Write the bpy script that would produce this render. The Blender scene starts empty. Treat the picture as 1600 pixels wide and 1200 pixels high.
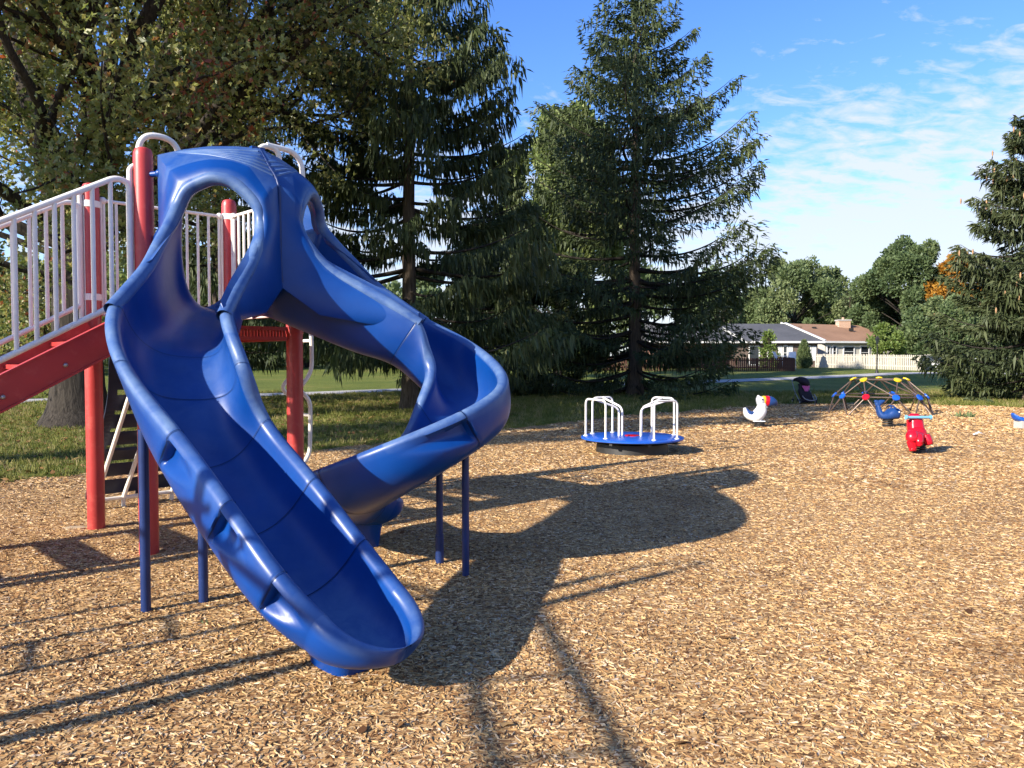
import bpy, math, random
import numpy as np
from mathutils import Vector, Matrix

random.seed(7)
SC = bpy.context.scene
COL = SC.collection
R = math.radians
PI = math.pi

# ------------------------------------------------------------------ camera, sky, sun, exposure
CAM_H, FPX, PITCH = 1.55, 1202.0, math.atan(40 / 1202.0)
cam_d = bpy.data.cameras.new('camera')
cam = bpy.data.objects.new('camera', cam_d)
COL.objects.link(cam)
cam_d.sensor_width = 36.0
cam_d.lens = 36.0 * FPX / 1600.0
cam_d.clip_start, cam_d.clip_end = 0.05, 6000
cam.location = (0, 0, CAM_H)
cam.rotation_euler = (PI / 2 - PITCH, 0, 0)
SC.camera = cam

SUN_AZ, SUN_EL = R(52.5), R(25.8)          # azimuth the shadows point to (clockwise from +Y), elevation
SHX, SHY = math.sin(SUN_AZ), math.cos(SUN_AZ)
sun_d = bpy.data.lights.new('sun', 'SUN')
sun_d.energy, sun_d.angle, sun_d.color = 4.6, R(0.8), (1.0, 0.92, 0.80)
sun = bpy.data.objects.new('sun', sun_d)
COL.objects.link(sun)
sun.rotation_euler = Vector((SHX * math.cos(SUN_EL), SHY * math.cos(SUN_EL), -math.sin(SUN_EL))).to_track_quat('-Z', 'Y').to_euler()

world = bpy.data.worlds.new('World')
SC.world = world
world.use_nodes = True
SC.view_settings.view_transform = 'Standard'
SC.view_settings.look = 'None'
SC.view_settings.gamma = 1
SC.view_settings.use_curve_mapping = False
SC.view_settings.exposure = 1.2
SC.cycles.use_denoising = True
SC.cycles.use_adaptive_sampling = True
SC.cycles.adaptive_threshold = 0.02
SC.cycles.max_bounces = 5
SC.cycles.diffuse_bounces = 2
SC.cycles.glossy_bounces = 2
SC.cycles.transmission_bounces = 4
SC.cycles.transparent_max_bounces = 8
SC.cycles.sample_clamp_indirect = 6

def build_world():
    nt = world.node_tree
    n, l = nt.nodes, nt.links
    n.clear()
    out = n.new('ShaderNodeOutputWorld')
    bg = n.new('ShaderNodeBackground')
    bg.inputs['Strength'].default_value = 0.14
    sky = n.new('ShaderNodeTexSky')
    sky.sky_type = 'NISHITA'
    sky.sun_disc = False
    sky.sun_elevation = SUN_EL
    sky.sun_rotation = SUN_AZ + PI
    sky.air_density, sky.dust_density, sky.ozone_density = 1.0, 0.35, 2.6
    tc = n.new('ShaderNodeTexCoord')
    sep = n.new('ShaderNodeSeparateXYZ')
    l.new(tc.outputs['Generated'], sep.inputs[0])
    def m(op, a, b=None, clamp=False):
        x = n.new('ShaderNodeMath'); x.operation = op; x.use_clamp = clamp
        for i, v in enumerate((a, b)):
            if v is None: continue
            if isinstance(v, (int, float)): x.inputs[i].default_value = v
            else: l.new(v, x.inputs[i])
        return x.outputs[0]
    zc = m('ADD', m('MAXIMUM', sep.outputs['Z'], 0.0), 0.24)
    u, v = m('DIVIDE', sep.outputs['X'], zc), m('DIVIDE', sep.outputs['Y'], zc)
    cmb = n.new('ShaderNodeCombineXYZ')
    l.new(u, cmb.inputs[0]); l.new(v, cmb.inputs[1])
    def noise(scale, detail, rough, dist=0.0, off=(0, 0, 0), stretch=(1, 1, 1)):
        mp = n.new('ShaderNodeMapping'); mp.inputs['Location'].default_value = off; mp.inputs['Scale'].default_value = stretch
        mp.inputs['Rotation'].default_value = (0, 0, R(25))
        t = n.new('ShaderNodeTexNoise')
        t.inputs['Scale'].default_value, t.inputs['Detail'].default_value = scale, detail
        t.inputs['Roughness'].default_value, t.inputs['Distortion'].default_value = rough, dist
        l.new(cmb.outputs[0], mp.inputs[0]); l.new(mp.outputs[0], t.inputs['Vector'])
        return t.outputs['Fac']
    big = noise(0.95, 3, 0.5, 0.2, (3.1, 1.7, 0))
    small = noise(13.0, 7, 0.60, 0.4, (0.4, 0.9, 0), (0.7, 1.2, 1))
    fine = noise(24.0, 4, 0.6, 0.3)
    # a cloud sheet that thickens towards the horizon
    low = n.new('ShaderNodeMapRange'); low.clamp = True
    l.new(sep.outputs['Z'], low.inputs['Value'])
    low.inputs['From Min'].default_value, low.inputs['From Max'].default_value = 0.43, 0.15
    low.inputs['To Min'].default_value, low.inputs['To Max'].default_value = -0.80, 0.85
    a = m('ADD', m('ADD', m('MULTIPLY', m('SUBTRACT', big, 0.5), 0.9), low.outputs[0]), m('MULTIPLY', m('SUBTRACT', sep.outputs['X'], 0.15), 0.7))
    b = m('ADD', m('MULTIPLY', m('SUBTRACT', small, 0.5), 3.0), m('MULTIPLY', m('SUBTRACT', fine, 0.5), 0.5))
    fac = m('MULTIPLY', m('ADD', m('ADD', a, b), 0.02), 1.25, True)
    fac2 = m('MULTIPLY', fac, 0.86)
    mix = n.new('ShaderNodeMix'); mix.data_type = 'RGBA'
    l.new(fac2, mix.inputs['Factor'])
    hs = n.new('ShaderNodeHueSaturation'); hs.inputs['Hue'].default_value = 0.512; hs.inputs['Saturation'].default_value = 1.22; hs.inputs['Value'].default_value = 0.92
    l.new(sky.outputs[0], hs.inputs['Color'])
    wb = n.new('ShaderNodeMix'); wb.data_type = 'RGBA'; wb.blend_type = 'MULTIPLY'; wb.inputs['Factor'].default_value = 1
    l.new(hs.outputs[0], wb.inputs[6]); wb.inputs[7].default_value = (0.80, 0.87, 1.0, 1)
    l.new(wb.outputs[2], mix.inputs[6])
    mix.inputs[7].default_value = (2.75, 2.9, 3.15, 1)
    l.new(mix.outputs[2], bg.inputs['Color'])
    l.new(bg.outputs[0], out.inputs['Surface'])
build_world()

# ------------------------------------------------------------------ geometry helpers
cp, sp_ = math.cos(PITCH), math.sin(PITCH)
def ray(u, v):
    x, y, z = (u - 800) / FPX, 1.0, -(v - 600) / FPX
    return np.array([x, y * cp + z * sp_, -y * sp_ + z * cp])
def at(u, v, Y):
    d = ray(u, v)
    return np.array([0, 0, CAM_H]) + d * (Y / d[1])
def gz(x, y):
    t = np.clip((np.asarray(y, float) - 27) / 40.0, 0, 1)
    return 0.80 * t * t * (3 - 2 * t)
def gnd(u, v):
    d = ray(u, v); t = 1.0
    for i in range(4000):
        p = np.array([0, 0, CAM_H]) + d * t
        if p[2] <= gz(p[0], p[1]): return p
        t += 0.02 if t < 30 else 0.05
    return p
def on(u, Y):
    x = (u - 800) / FPX * Y / cp
    return np.array([x, Y, float(gz(x, Y))])

def V(*a): return np.array(a, float)
def nrm(v):
    v = np.asarray(v, float); return v / (np.linalg.norm(v) + 1e-12)

class MB:
    def __init__(s): s.v, s.f, s.n = [], [], 0
    def add(s, verts, faces):
        verts = np.asarray(verts, float).reshape(-1, 3)
        s.v.append(verts)
        k = s.n
        s.f.extend([tuple(i + k for i in f) for f in faces])
        s.n += len(verts)
        return s
    def box(s, c, size, rz=0.0, M=None):
        hx, hy, hz = [a / 2 for a in size]
        p = np.array([[x, y, z] for x in (-hx, hx) for y in (-hy, hy) for z in (-hz, hz)])
        if M is not None: p = p @ np.asarray(M, float).T
        elif rz:
            c_, s_ = math.cos(rz), math.sin(rz)
            p = p @ np.array([[c_, s_, 0], [-s_, c_, 0], [0, 0, 1]])
        p = p + np.asarray(c, float)
        return s.add(p, [(0, 1, 3, 2), (4, 6, 7, 5), (0, 4, 5, 1), (2, 3, 7, 6), (0, 2, 6, 4), (1, 5, 7, 3)])
    def bar(s, a, b, w, h, up=(0, 0, 1)):
        a, b = np.asarray(a, float), np.asarray(b, float)
        d = nrm(b - a); r = nrm(np.cross(d, up)); u = np.cross(r, d)
        M = np.stack([r, d, u], 1)
        return s.box((a + b) / 2, (w, np.linalg.norm(b - a), h), M=M)
    def tube(s, path, r, n=10, closed=False, caps=True, sy=1.0):
        P = np.asarray(path, float); m = len(P)
        rad = np.full(m, r) if np.isscalar(r) else np.asarray(r, float)
        if closed: T = np.roll(P, -1, 0) - np.roll(P, 1, 0)
        else: T = np.gradient(P, axis=0)
        T = T / (np.linalg.norm(T, axis=1, keepdims=True) + 1e-12)
        ref = V(0, 0, 1) if abs(T[0][2]) < 0.9 else V(1, 0, 0)
        N = nrm(np.cross(T[0], ref)); rings = []
        ang = np.linspace(0, 2 * PI, n, endpoint=False)
        for i in range(m):
            N = nrm(N - T[i] * np.dot(N, T[i])); B = np.cross(T[i], N)
            rings.append(P[i] + rad[i] * (np.outer(np.cos(ang), N) + sy * np.outer(np.sin(ang), B)))
        vs = np.concatenate(rings); fs = []
        for i in range(m - (0 if closed else 1)):
            a, b = i * n, ((i + 1) % m) * n
            for j in range(n):
                k = (j + 1) % n
                fs.append((a + j, a + k, b + k, b + j))
        if caps and not closed:
            fs.append(tuple(range(n))[::-1]); fs.append(tuple((m - 1) * n + j for j in range(n)))
        return s.add(vs, fs)
    def lathe(s, prof, c=(0, 0, 0), n=24, caps=True):
        ang = np.linspace(0, 2 * PI, n, endpoint=False); vs = []
        for r, z in prof:
            vs.append(np.stack([r * np.cos(ang), r * np.sin(ang), np.full(n, z)], 1) + np.asarray(c, float))
        fs = []
        for i in range(len(prof) - 1):
            for j in range(n):
                k = (j + 1) % n
                fs.append((i * n + j, i * n + k, (i + 1) * n + k, (i + 1) * n + j))
        if caps:
            fs.append(tuple(range(n))[::-1]); fs.append(tuple((len(prof) - 1) * n + j for j in range(n)))
        return s.add(np.concatenate(vs), fs)
    def blob(s, c, rad, n=16, m=10, M=None, power=1.0):
        vs, fs = [], []
        for i in range(m + 1):
            t = PI * i / m
            for j in range(n):
                p = 2 * PI * j / n
                q = V(math.sin(t) * math.cos(p), math.sin(t) * math.sin(p), math.cos(t))
                if power != 1.0: q = np.sign(q) * np.abs(q) ** power
                vs.append(q * np.asarray(rad))
        vs = np.array(vs)
        if M is not None: vs = vs @ np.asarray(M, float).T
        for i in range(m):
            for j in range(n):
                k = (j + 1) % n
                fs.append((i * n + j, (i + 1) * n + j, (i + 1) * n + k, i * n + k))
        return s.add(vs + np.asarray(c, float), fs)
    def prism(s, pts, a, b):
        """polygon pts (3d) extruded from offset a to offset b (vectors)"""
        P = np.asarray(pts, float); n = len(P)
        vs = np.concatenate([P + np.asarray(a, float), P + np.asarray(b, float)])
        fs = [tuple(range(n))[::-1], tuple(range(n, 2 * n))] + [(i, (i + 1) % n, n + (i + 1) % n, n + i) for i in range(n)]
        return s.add(vs, fs)
    def mesh(s, name, mat, smooth=True, sharp=40):
        me = bpy.data.meshes.new(name)
        vs = np.concatenate(s.v) if s.v else np.zeros((0, 3))
        me.from_pydata(vs.tolist(), [], s.f)
        me.update()
        if smooth:
            me.polygons.foreach_set('use_smooth', [True] * len(me.polygons))
            if sharp: me.set_sharp_from_angle(angle=R(sharp))
        if mat: me.materials.append(mat)
        return me
    def build(s, name, mat, parent=None, smooth=True, sharp=40):
        o = bpy.data.objects.new(name, s.mesh(name, mat, smooth, sharp))
        COL.objects.link(o)
        if parent is not None: attach(o, parent)
        return o

def attach(o, parent):
    o.parent = parent
    o.matrix_parent_inverse = parent_matrix(parent).inverted()
def parent_matrix(o):
    M = Matrix.LocRotScale(o.location, o.rotation_euler, o.scale)
    if o.parent is not None: M = parent_matrix(o.parent) @ o.matrix_parent_inverse @ M
    return M
def empty(name, loc):
    o = bpy.data.objects.new(name, None); COL.objects.link(o)
    o.location = [float(a) for a in loc]; o.empty_display_size = 0.2
    return o
def tag(o, label=None, cat=None, group=None, kind=None):
    if label: o['label'] = label
    if cat: o['category'] = cat
    if group: o['group'] = group
    if kind: o['kind'] = kind
    return o
def cat_rom(P, per=12, closed=False):
    P = np.asarray(P, float); n = len(P); out = []
    rng = range(n) if closed else range(n - 1)
    for i in rng:
        if closed: p0, p1, p2, p3 = P[i - 1], P[i], P[(i + 1) % n], P[(i + 2) % n]
        else: p0, p1, p2, p3 = P[max(i - 1, 0)], P[i], P[i + 1], P[min(i + 2, n - 1)]
        for k in range(per):
            t = k / per
            out.append(0.5 * ((2 * p1) + (-p0 + p2) * t + (2 * p0 - 5 * p1 + 4 * p2 - p3) * t * t + (-p0 + 3 * p1 - 3 * p2 + p3) * t ** 3))
    if not closed: out.append(P[-1])
    return np.array(out)
def fillet(pts, r, k=5):
    """polyline with rounded corners"""
    P = [np.asarray(p, float) for p in pts]; out = [P[0]]
    for i in range(1, len(P) - 1):
        a, b, c = P[i - 1], P[i], P[i + 1]
        d1, d2 = np.linalg.norm(a - b), np.linalg.norm(c - b)
        q = min(r, d1 * .49, d2 * .49)
        s, e = b + (a - b) / d1 * q, b + (c - b) / d2 * q
        for j in range(k + 1):
            t = j / k
            out.append((1 - t) ** 2 * s + 2 * t * (1 - t) * b + t * t * e)
    out.append(P[-1])
    return np.array(out)

def np_mesh(name, verts, quads=None, tris=None, mat=None, col=None, smooth=False):
    """fast mesh from numpy arrays; col = one float per vertex, stored as attribute 'tint'"""
    me = bpy.data.meshes.new(name)
    verts = np.asarray(verts, np.float32)
    me.vertices.add(len(verts)); me.vertices.foreach_set('co', verts.ravel())
    parts, sizes = [], []
    if quads is not None and len(quads):
        parts.append(np.asarray(quads, np.int32).ravel()); sizes.append(np.full(len(quads), 4, np.int32))
    if tris is not None and len(tris):
        parts.append(np.asarray(tris, np.int32).ravel()); sizes.append(np.full(len(tris), 3, np.int32))
    loops = np.concatenate(parts); sizes = np.concatenate(sizes)
    starts = np.concatenate([[0], np.cumsum(sizes)[:-1]]).astype(np.int32)
    me.loops.add(len(loops)); me.loops.foreach_set('vertex_index', loops)
    me.polygons.add(len(sizes)); me.polygons.foreach_set('loop_start', starts)
    if smooth: me.polygons.foreach_set('use_smooth', np.ones(len(sizes), bool))
    me.update(calc_edges=True)
    if col is not None:
        at_ = me.attributes.new('tint', 'FLOAT', 'POINT'); at_.data.foreach_set('value', np.asarray(col, np.float32))
    if mat: me.materials.append(mat)
    return me
def link(name, me, parent=None):
    o = bpy.data.objects.new(name, me); COL.objects.link(o)
    if parent is not None: attach(o, parent)
    return o

# ------------------------------------------------------------------ materials
def new_mat(name):
    m = bpy.data.materials.new(name); m.use_nodes = True
    n = m.node_tree.nodes; return m, n, m.node_tree.links, n['Principled BSDF']
def noise_node(n, l, scale, detail=4, rough=0.55, coord='Object', stretch=(1, 1, 1), dist=0.0):
    tc = n.new('ShaderNodeTexCoord'); mp = n.new('ShaderNodeMapping'); mp.inputs['Scale'].default_value = stretch
    t = n.new('ShaderNodeTexNoise'); t.inputs['Scale'].default_value = scale; t.inputs['Detail'].default_value = detail
    t.inputs['Roughness'].default_value = rough; t.inputs['Distortion'].default_value = dist
    l.new(tc.outputs[coord], mp.inputs[0]); l.new(mp.outputs[0], t.inputs['Vector'])
    return t
def ramp_node(n, l, src, stops, interp='LINEAR'):
    r = n.new('ShaderNodeValToRGB'); r.color_ramp.interpolation = interp
    e = r.color_ramp.elements
    while len(e) < len(stops): e.new(0.5)
    for i, (p, c) in enumerate(stops):
        e[i].position = p; e[i].color = (*c, 1) if len(c) == 3 else c
    l.new(src, r.inputs[0]); return r
def bump_node(n, l, b, h, strength, dist=0.01):
    bp = n.new('ShaderNodeBump'); bp.inputs['Strength'].default_value = strength; bp.inputs['Distance'].default_value = dist
    l.new(h, bp.inputs['Height']); l.new(bp.outputs[0], b.inputs['Normal']); return bp
def paint(name, c, rough=0.4, spec=0.5, var=0.12, scale=6.0, bump=0.0, metal=0.0, wear=None, wear_amt=0.0):
    m, n, l, b = new_mat(name)
    t = noise_node(n, l, scale, 5, 0.6)
    dk = tuple(max(0, a * (1 - var)) for a in c); lt = tuple(min(1, a * (1 + var)) for a in c)
    r = ramp_node(n, l, t.outputs['Fac'], [(0.3, dk), (0.7, lt)])
    src = r.outputs[0]
    if wear:
        t2 = noise_node(n, l, scale * 3.3, 7, 0.7)
        w = ramp_node(n, l, t2.outputs['Fac'], [(0.62 - wear_amt * .2, (0, 0, 0)), (0.72, (1, 1, 1))])
        mx = n.new('ShaderNodeMix'); mx.data_type = 'RGBA'
        l.new(w.outputs[0], mx.inputs['Factor']); l.new(src, mx.inputs[6]); mx.inputs[7].default_value = (*wear, 1)
        src = mx.outputs[2]
    l.new(src, b.inputs['Base Color'])
    rr = n.new('ShaderNodeMapRange'); l.new(t.outputs['Fac'], rr.inputs['Value'])
    rr.inputs['To Min'].default_value = max(0.03, rough - 0.08); rr.inputs['To Max'].default_value = rough + 0.1
    l.new(rr.outputs[0], b.inputs['Roughness'])
    b.inputs['Specular IOR Level'].default_value = spec; b.inputs['Metallic'].default_value = metal
    if bump:
        t3 = noise_node(n, l, 160, 3, 0.6); bump_node(n, l, b, t3.outputs['Fac'], bump, 0.004)
    return m

def leaf_mat(name, stops, trans=0.35, rough=0.55, spec=0.3):
    m, n, l, b = new_mat(name)
    at_ = n.new('ShaderNodeAttribute'); at_.attribute_name = 'tint'
    r = ramp_node(n, l, at_.outputs['Fac'], stops)
    l.new(r.outputs[0], b.inputs['Base Color'])
    b.inputs['Roughness'].default_value = rough; b.inputs['Specular IOR Level'].default_value = spec
    tr = n.new('ShaderNodeBsdfTranslucent'); mx = n.new('ShaderNodeMixShader'); mx.inputs[0].default_value = trans
    hs = n.new('ShaderNodeHueSaturation'); hs.inputs['Value'].default_value = 1.15; hs.inputs['Saturation'].default_value = 1.1
    l.new(r.outputs[0], hs.inputs['Color']); l.new(hs.outputs[0], tr.inputs['Color'])
    l.new(b.outputs[0], mx.inputs[1]); l.new(tr.outputs[0], mx.inputs[2])
    l.new(mx.outputs[0], n['Material Output'].inputs['Surface'])
    return m

def mat_plastic():
    """blue moulded plastic, chalky where attribute 'tint' (rim crest) is high"""
    m, n, l, b = new_mat('blue moulded plastic')
    t = noise_node(n, l, 2.2, 5, 0.6)
    base = ramp_node(n, l, t.outputs['Fac'], [(0.3, (0.0014, 0.033, 0.180)), (0.7, (0.0024, 0.049, 0.235))])
    at_ = n.new('ShaderNodeAttribute'); at_.attribute_name = 'tint'
    t2 = noise_node(n, l, 5.5, 7, 0.68, dist=0.4)
    sub = n.new('ShaderNodeMath'); sub.operation = 'MULTIPLY_ADD'
    l.new(t2.outputs['Fac'], sub.inputs[0]); sub.inputs[1].default_value = 1.5; sub.inputs[2].default_value = -0.30
    mul = n.new('ShaderNodeMath'); mul.operation = 'MULTIPLY'; mul.use_clamp = True
    l.new(sub.outputs[0], mul.inputs[0]); l.new(at_.outputs['Fac'], mul.inputs[1])
    mx = n.new('ShaderNodeMix'); mx.data_type = 'RGBA'
    l.new(mul.outputs[0], mx.inputs['Factor']); l.new(base.outputs[0], mx.inputs[6]); mx.inputs[7].default_value = (0.19, 0.28, 0.385, 1)
    # fine scratches
    t4 = noise_node(n, l, 60, 2, 0.5, stretch=(1, 0.05, 1))
    sc = ramp_node(n, l, t4.outputs['Fac'], [(0.74, (0, 0, 0)), (0.80, (0.25, 0.25, 0.25))])
    mx2 = n.new('ShaderNodeMix'); mx2.data_type = 'RGBA'
    l.new(sc.outputs[0], mx2.inputs['Factor']); l.new(mx.outputs[2], mx2.inputs[6]); mx2.inputs[7].default_value = (0.03, 0.09, 0.30, 1)
    l.new(mx2.outputs[2], b.inputs['Base Color'])
    rg = n.new('ShaderNodeMath'); rg.operation = 'MULTIPLY_ADD'
    l.new(mul.outputs[0], rg.inputs[0]); rg.inputs[1].default_value = 0.25; rg.inputs[2].default_value = 0.27
    rg2 = n.new('ShaderNodeMath'); rg2.operation = 'MULTIPLY_ADD'
    l.new(t2.outputs['Fac'], rg2.inputs[0]); rg2.inputs[1].default_value = 0.14; l.new(rg.outputs[0], rg2.inputs[2])
    l.new(rg2.outputs[0], b.inputs['Roughness'])
    b.inputs['Specular IOR Level'].default_value = 0.36
    t3 = noise_node(n, l, 9, 3, 0.5); bump_node(n, l, b, t3.outputs['Fac'], 0.06, 0.02)
    return m

def mat_mulch():
    m, n, l, b = new_mat('wood chip mulch')
    tc = n.new('ShaderNodeTexCoord')
    def vor(scale, rot, stretch):
        mp = n.new('ShaderNodeMapping'); mp.inputs['Scale'].default_value = stretch; mp.inputs['Rotation'].default_value = (0, 0, rot)
        l.new(tc.outputs['Object'], mp.inputs[0])
        v = n.new('ShaderNodeTexVoronoi'); v.inputs['Scale'].default_value = scale; v.inputs['Randomness'].default_value = 1
        l.new(mp.outputs[0], v.inputs['Vector']); return v
    v1, v2, v3 = vor(26, 0.4, (1, 2.6, 1)), vor(30, 1.7, (1, 2.8, 1)), vor(22, 2.6, (1, 3.0, 1))
    pick = noise_node(n, l, 18, 2, 0.5)
    def mixc(f, a, b_):
        x = n.new('ShaderNodeMix'); x.data_type = 'RGBA'; l.new(f, x.inputs['Factor']); l.new(a, x.inputs[6]); l.new(b_, x.inputs[7]); return x.outputs[2]
    s1 = ramp_node(n, l, pick.outputs['Fac'], [(0.44, (0, 0, 0)), (0.46, (1, 1, 1))])
    s2 = ramp_node(n, l, pick.outputs['Fac'], [(0.54, (0, 0, 0)), (0.56, (1, 1, 1))])
    c = mixc(s2.outputs[0], mixc(s1.outputs[0], v1.outputs['Color'], v2.outputs['Color']), v3.outputs['Color'])
    sp = n.new('ShaderNodeSeparateColor'); l.new(c, sp.inputs[0])
    chips = ramp_node(n, l, sp.outputs[0], [(0.0, (0.080, 0.040, 0.017)), (0.25, (0.24, 0.120, 0.048)), (0.55, (0.42, 0.25, 0.10)), (0.85, (0.55, 0.365, 0.168)), (1.0, (0.66, 0.48, 0.29))])
    big = noise_node(n, l, 0.45, 5, 0.6)
    br = ramp_node(n, l, big.outputs['Fac'], [(0.3, (0.80, 0.76, 0.72)), (0.7, (1.08, 1.06, 1.04))])
    mu = n.new('ShaderNodeMix'); mu.data_type = 'RGBA'; mu.blend_type = 'MULTIPLY'; mu.inputs['Factor'].default_value = 1
    l.new(chips.outputs[0], mu.inputs[6]); l.new(br.outputs[0], mu.inputs[7])
    l.new(mu.outputs[2], b.inputs['Base Color'])
    b.inputs['Roughness'].default_value = 0.85; b.inputs['Specular IOR Level'].default_value = 0.2
    bump_node(n, l, b, sp.outputs[1], 0.9, 0.02)
    return m

def mat_chip():
    m, n, l, b = new_mat('loose wood chip')
    oi = n.new('ShaderNodeObjectInfo')
    r = ramp_node(n, l, oi.outputs['Random'], [(0.0, (0.095, 0.046, 0.020)), (0.14, (0.24, 0.120, 0.048)), (0.42, (0.43, 0.260, 0.106)), (0.76, (0.57, 0.385, 0.176)), (0.95, (0.70, 0.52, 0.31)), (1.0, (0.42, 0.36, 0.30))])
    t = noise_node(n, l, 1.5, 4, 0.6, stretch=(1, 8, 1))
    r2 = ramp_node(n, l, t.outputs['Fac'], [(0.3, (0.75, 0.75, 0.75)), (0.7, (1.1, 1.1, 1.1))])
    mu = n.new('ShaderNodeMix'); mu.data_type = 'RGBA'; mu.blend_type = 'MULTIPLY'; mu.inputs['Factor'].default_value = 1
    l.new(r.outputs[0], mu.inputs[6]); l.new(r2.outputs[0], mu.inputs[7])
    ge = n.new('ShaderNodeNewGeometry'); dn = n.new('ShaderNodeTexNoise'); dn.inputs['Scale'].default_value = 0.9; dn.inputs['Detail'].default_value = 5; dn.inputs['Roughness'].default_value = .65
    l.new(ge.outputs['Position'], dn.inputs['Vector'])
    dr = ramp_node(n, l, dn.outputs['Fac'], [(0.30, (0.56, 0.50, 0.46)), (0.46, (0.97, 0.96, 0.95)), (0.7, (1.06, 1.05, 1.04))])
    m3 = n.new('ShaderNodeMix'); m3.data_type = 'RGBA'; m3.blend_type = 'MULTIPLY'; m3.inputs['Factor'].default_value = 1
    l.new(mu.outputs[2], m3.inputs[6]); l.new(dr.outputs[0], m3.inputs[7]); l.new(m3.outputs[2], b.inputs['Base Color'])
    b.inputs['Roughness'].default_value = 0.8; b.inputs['Specular IOR Level'].default_value = 0.25
    return m

def mat_lawn():
    m, n, l, b = new_mat('lawn')
    t = noise_node(n, l, 0.35, 6, 0.65); t2 = noise_node(n, l, 9, 6, 0.7)
    a = ramp_node(n, l, t.outputs['Fac'], [(0.3, (0.10, 0.135, 0.026)), (0.55, (0.15, 0.175, 0.036)), (0.72, (0.23, 0.20, 0.065))])
    f = ramp_node(n, l, t2.outputs['Fac'], [(0.3, (0.6, 0.62, 0.55)), (0.7, (1.3, 1.25, 1.2))])
    mu = n.new('ShaderNodeMix'); mu.data_type = 'RGBA'; mu.blend_type = 'MULTIPLY'; mu.inputs['Factor'].default_value = 1
    l.new(a.outputs[0], mu.inputs[6]); l.new(f.outputs[0], mu.inputs[7]); l.new(mu.outputs[2], b.inputs['Base Color'])
    b.inputs['Roughness'].default_value = 0.9; b.inputs['Specular IOR Level'].default_value = 0.15
    t3 = noise_node(n, l, 45, 4, 0.7); bump_node(n, l, b, t3.outputs['Fac'], 0.8, 0.05)
    return m
def mat_random(name, stops, rough=0.8, trans=0.0):
    m, n, l, b = new_mat(name)
    oi = n.new('ShaderNodeObjectInfo'); r = ramp_node(n, l, oi.outputs['Random'], stops)
    l.new(r.outputs[0], b.inputs['Base Color']); b.inputs['Roughness'].default_value = rough; b.inputs['Specular IOR Level'].default_value = 0.2
    if trans:
        tr = n.new('ShaderNodeBsdfTranslucent'); mx = n.new('ShaderNodeMixShader'); mx.inputs[0].default_value = trans
        l.new(r.outputs[0], tr.inputs['Color']); l.new(b.outputs[0], mx.inputs[1]); l.new(tr.outputs[0], mx.inputs[2])
        l.new(mx.outputs[0], n['Material Output'].inputs['Surface'])
    return m
def mat_bark(name, a, b_, sc=6):
    m, n, l, b = new_mat(name)
    t = noise_node(n, l, sc, 7, 0.7, stretch=(3, 3, 0.22), dist=0.9)
    r = ramp_node(n, l, t.outputs['Fac'], [(0.35, a), (0.65, b_)])
    l.new(r.outputs[0], b.inputs['Base Color']); b.inputs['Roughness'].default_value = 0.95; b.inputs['Specular IOR Level'].default_value = 0.1
    bump_node(n, l, b, t.outputs['Fac'], 0.8, 0.03); return m
def mat_brick(name, c1, c2, mortar, scale=4.0):
    m, n, l, b = new_mat(name)
    tc = n.new('ShaderNodeTexCoord'); mp = n.new('ShaderNodeMapping'); mp.inputs['Rotation'].default_value = (PI / 2, 0, 0)
    l.new(tc.outputs['Object'], mp.inputs[0])
    br = n.new('ShaderNodeTexBrick'); l.new(mp.outputs[0], br.inputs['Vector']); br.inputs['Scale'].default_value = scale
    br.inputs['Color1'].default_value = (*c1, 1); br.inputs['Color2'].default_value = (*c2, 1); br.inputs['Mortar'].default_value = (*mortar, 1)
    l.new(br.outputs['Color'], b.inputs['Base Color']); b.inputs['Roughness'].default_value = 0.9; return m
def mat_shingle(name, a, b_):
    m, n, l, b = new_mat(name)
    t = noise_node(n, l, 3.0, 6, 0.75, stretch=(1, 4, 4)); t2 = noise_node(n, l, 0.5, 3, 0.5)
    ad = n.new('ShaderNodeMath'); ad.operation = 'MULTIPLY_ADD'; l.new(t2.outputs['Fac'], ad.inputs[0]); ad.inputs[1].default_value = 0.5; l.new(t.outputs['Fac'], ad.inputs[2])
    r = ramp_node(n, l, ad.outputs[0], [(0.55, a), (0.95, b_)])
    l.new(r.outputs[0], b.inputs['Base Color']); b.inputs['Roughness'].default_value = 0.9; return m

M = {}
M['plastic'] = mat_plastic()
M['red'] = paint('red powder coat', (0.42, 0.040, 0.036), 0.38, 0.45, 0.10, 3, 0.05, wear=(0.48, 0.075, 0.06), wear_amt=0.4)
M['white'] = paint('white vinyl coat', (0.78, 0.74, 0.66), 0.4, 0.4, 0.08, 5, wear=(0.60, 0.55, 0.47), wear_amt=0.2)
M['navy'] = paint('navy steel coat', (0.010, 0.028, 0.115), 0.4, 0.4, 0.2, 5)
M['navy_plate'] = paint('dark navy plastic', (0.010, 0.014, 0.040), 0.45, 0.4, 0.2, 5)
M['seam'] = paint('seam groove', (0.004, 0.018, 0.075), 0.5, 0.3, 0.2, 5)
M['steel'] = paint('weathered steel', (0.35, 0.34, 0.33), 0.4, 0.5, 0.2, 8, metal=0.8)
M['black'] = paint('black rubber', (0.012, 0.012, 0.012), 0.7, 0.3, 0.3, 8)
M['dark_iron'] = paint('dark iron', (0.020, 0.018, 0.016), 0.55, 0.4, 0.3, 8)
M['mulch'] = mat_mulch(); M['chip'] = mat_chip(); M['lawn'] = mat_lawn()
M['blade'] = mat_random('grass blade', [(0.0, (0.11, 0.135, 0.026)), (0.5, (0.18, 0.19, 0.042)), (0.8, (0.27, 0.245, 0.075)), (1.0, (0.37, 0.29, 0.14))], 0.6, 0.35)
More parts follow.
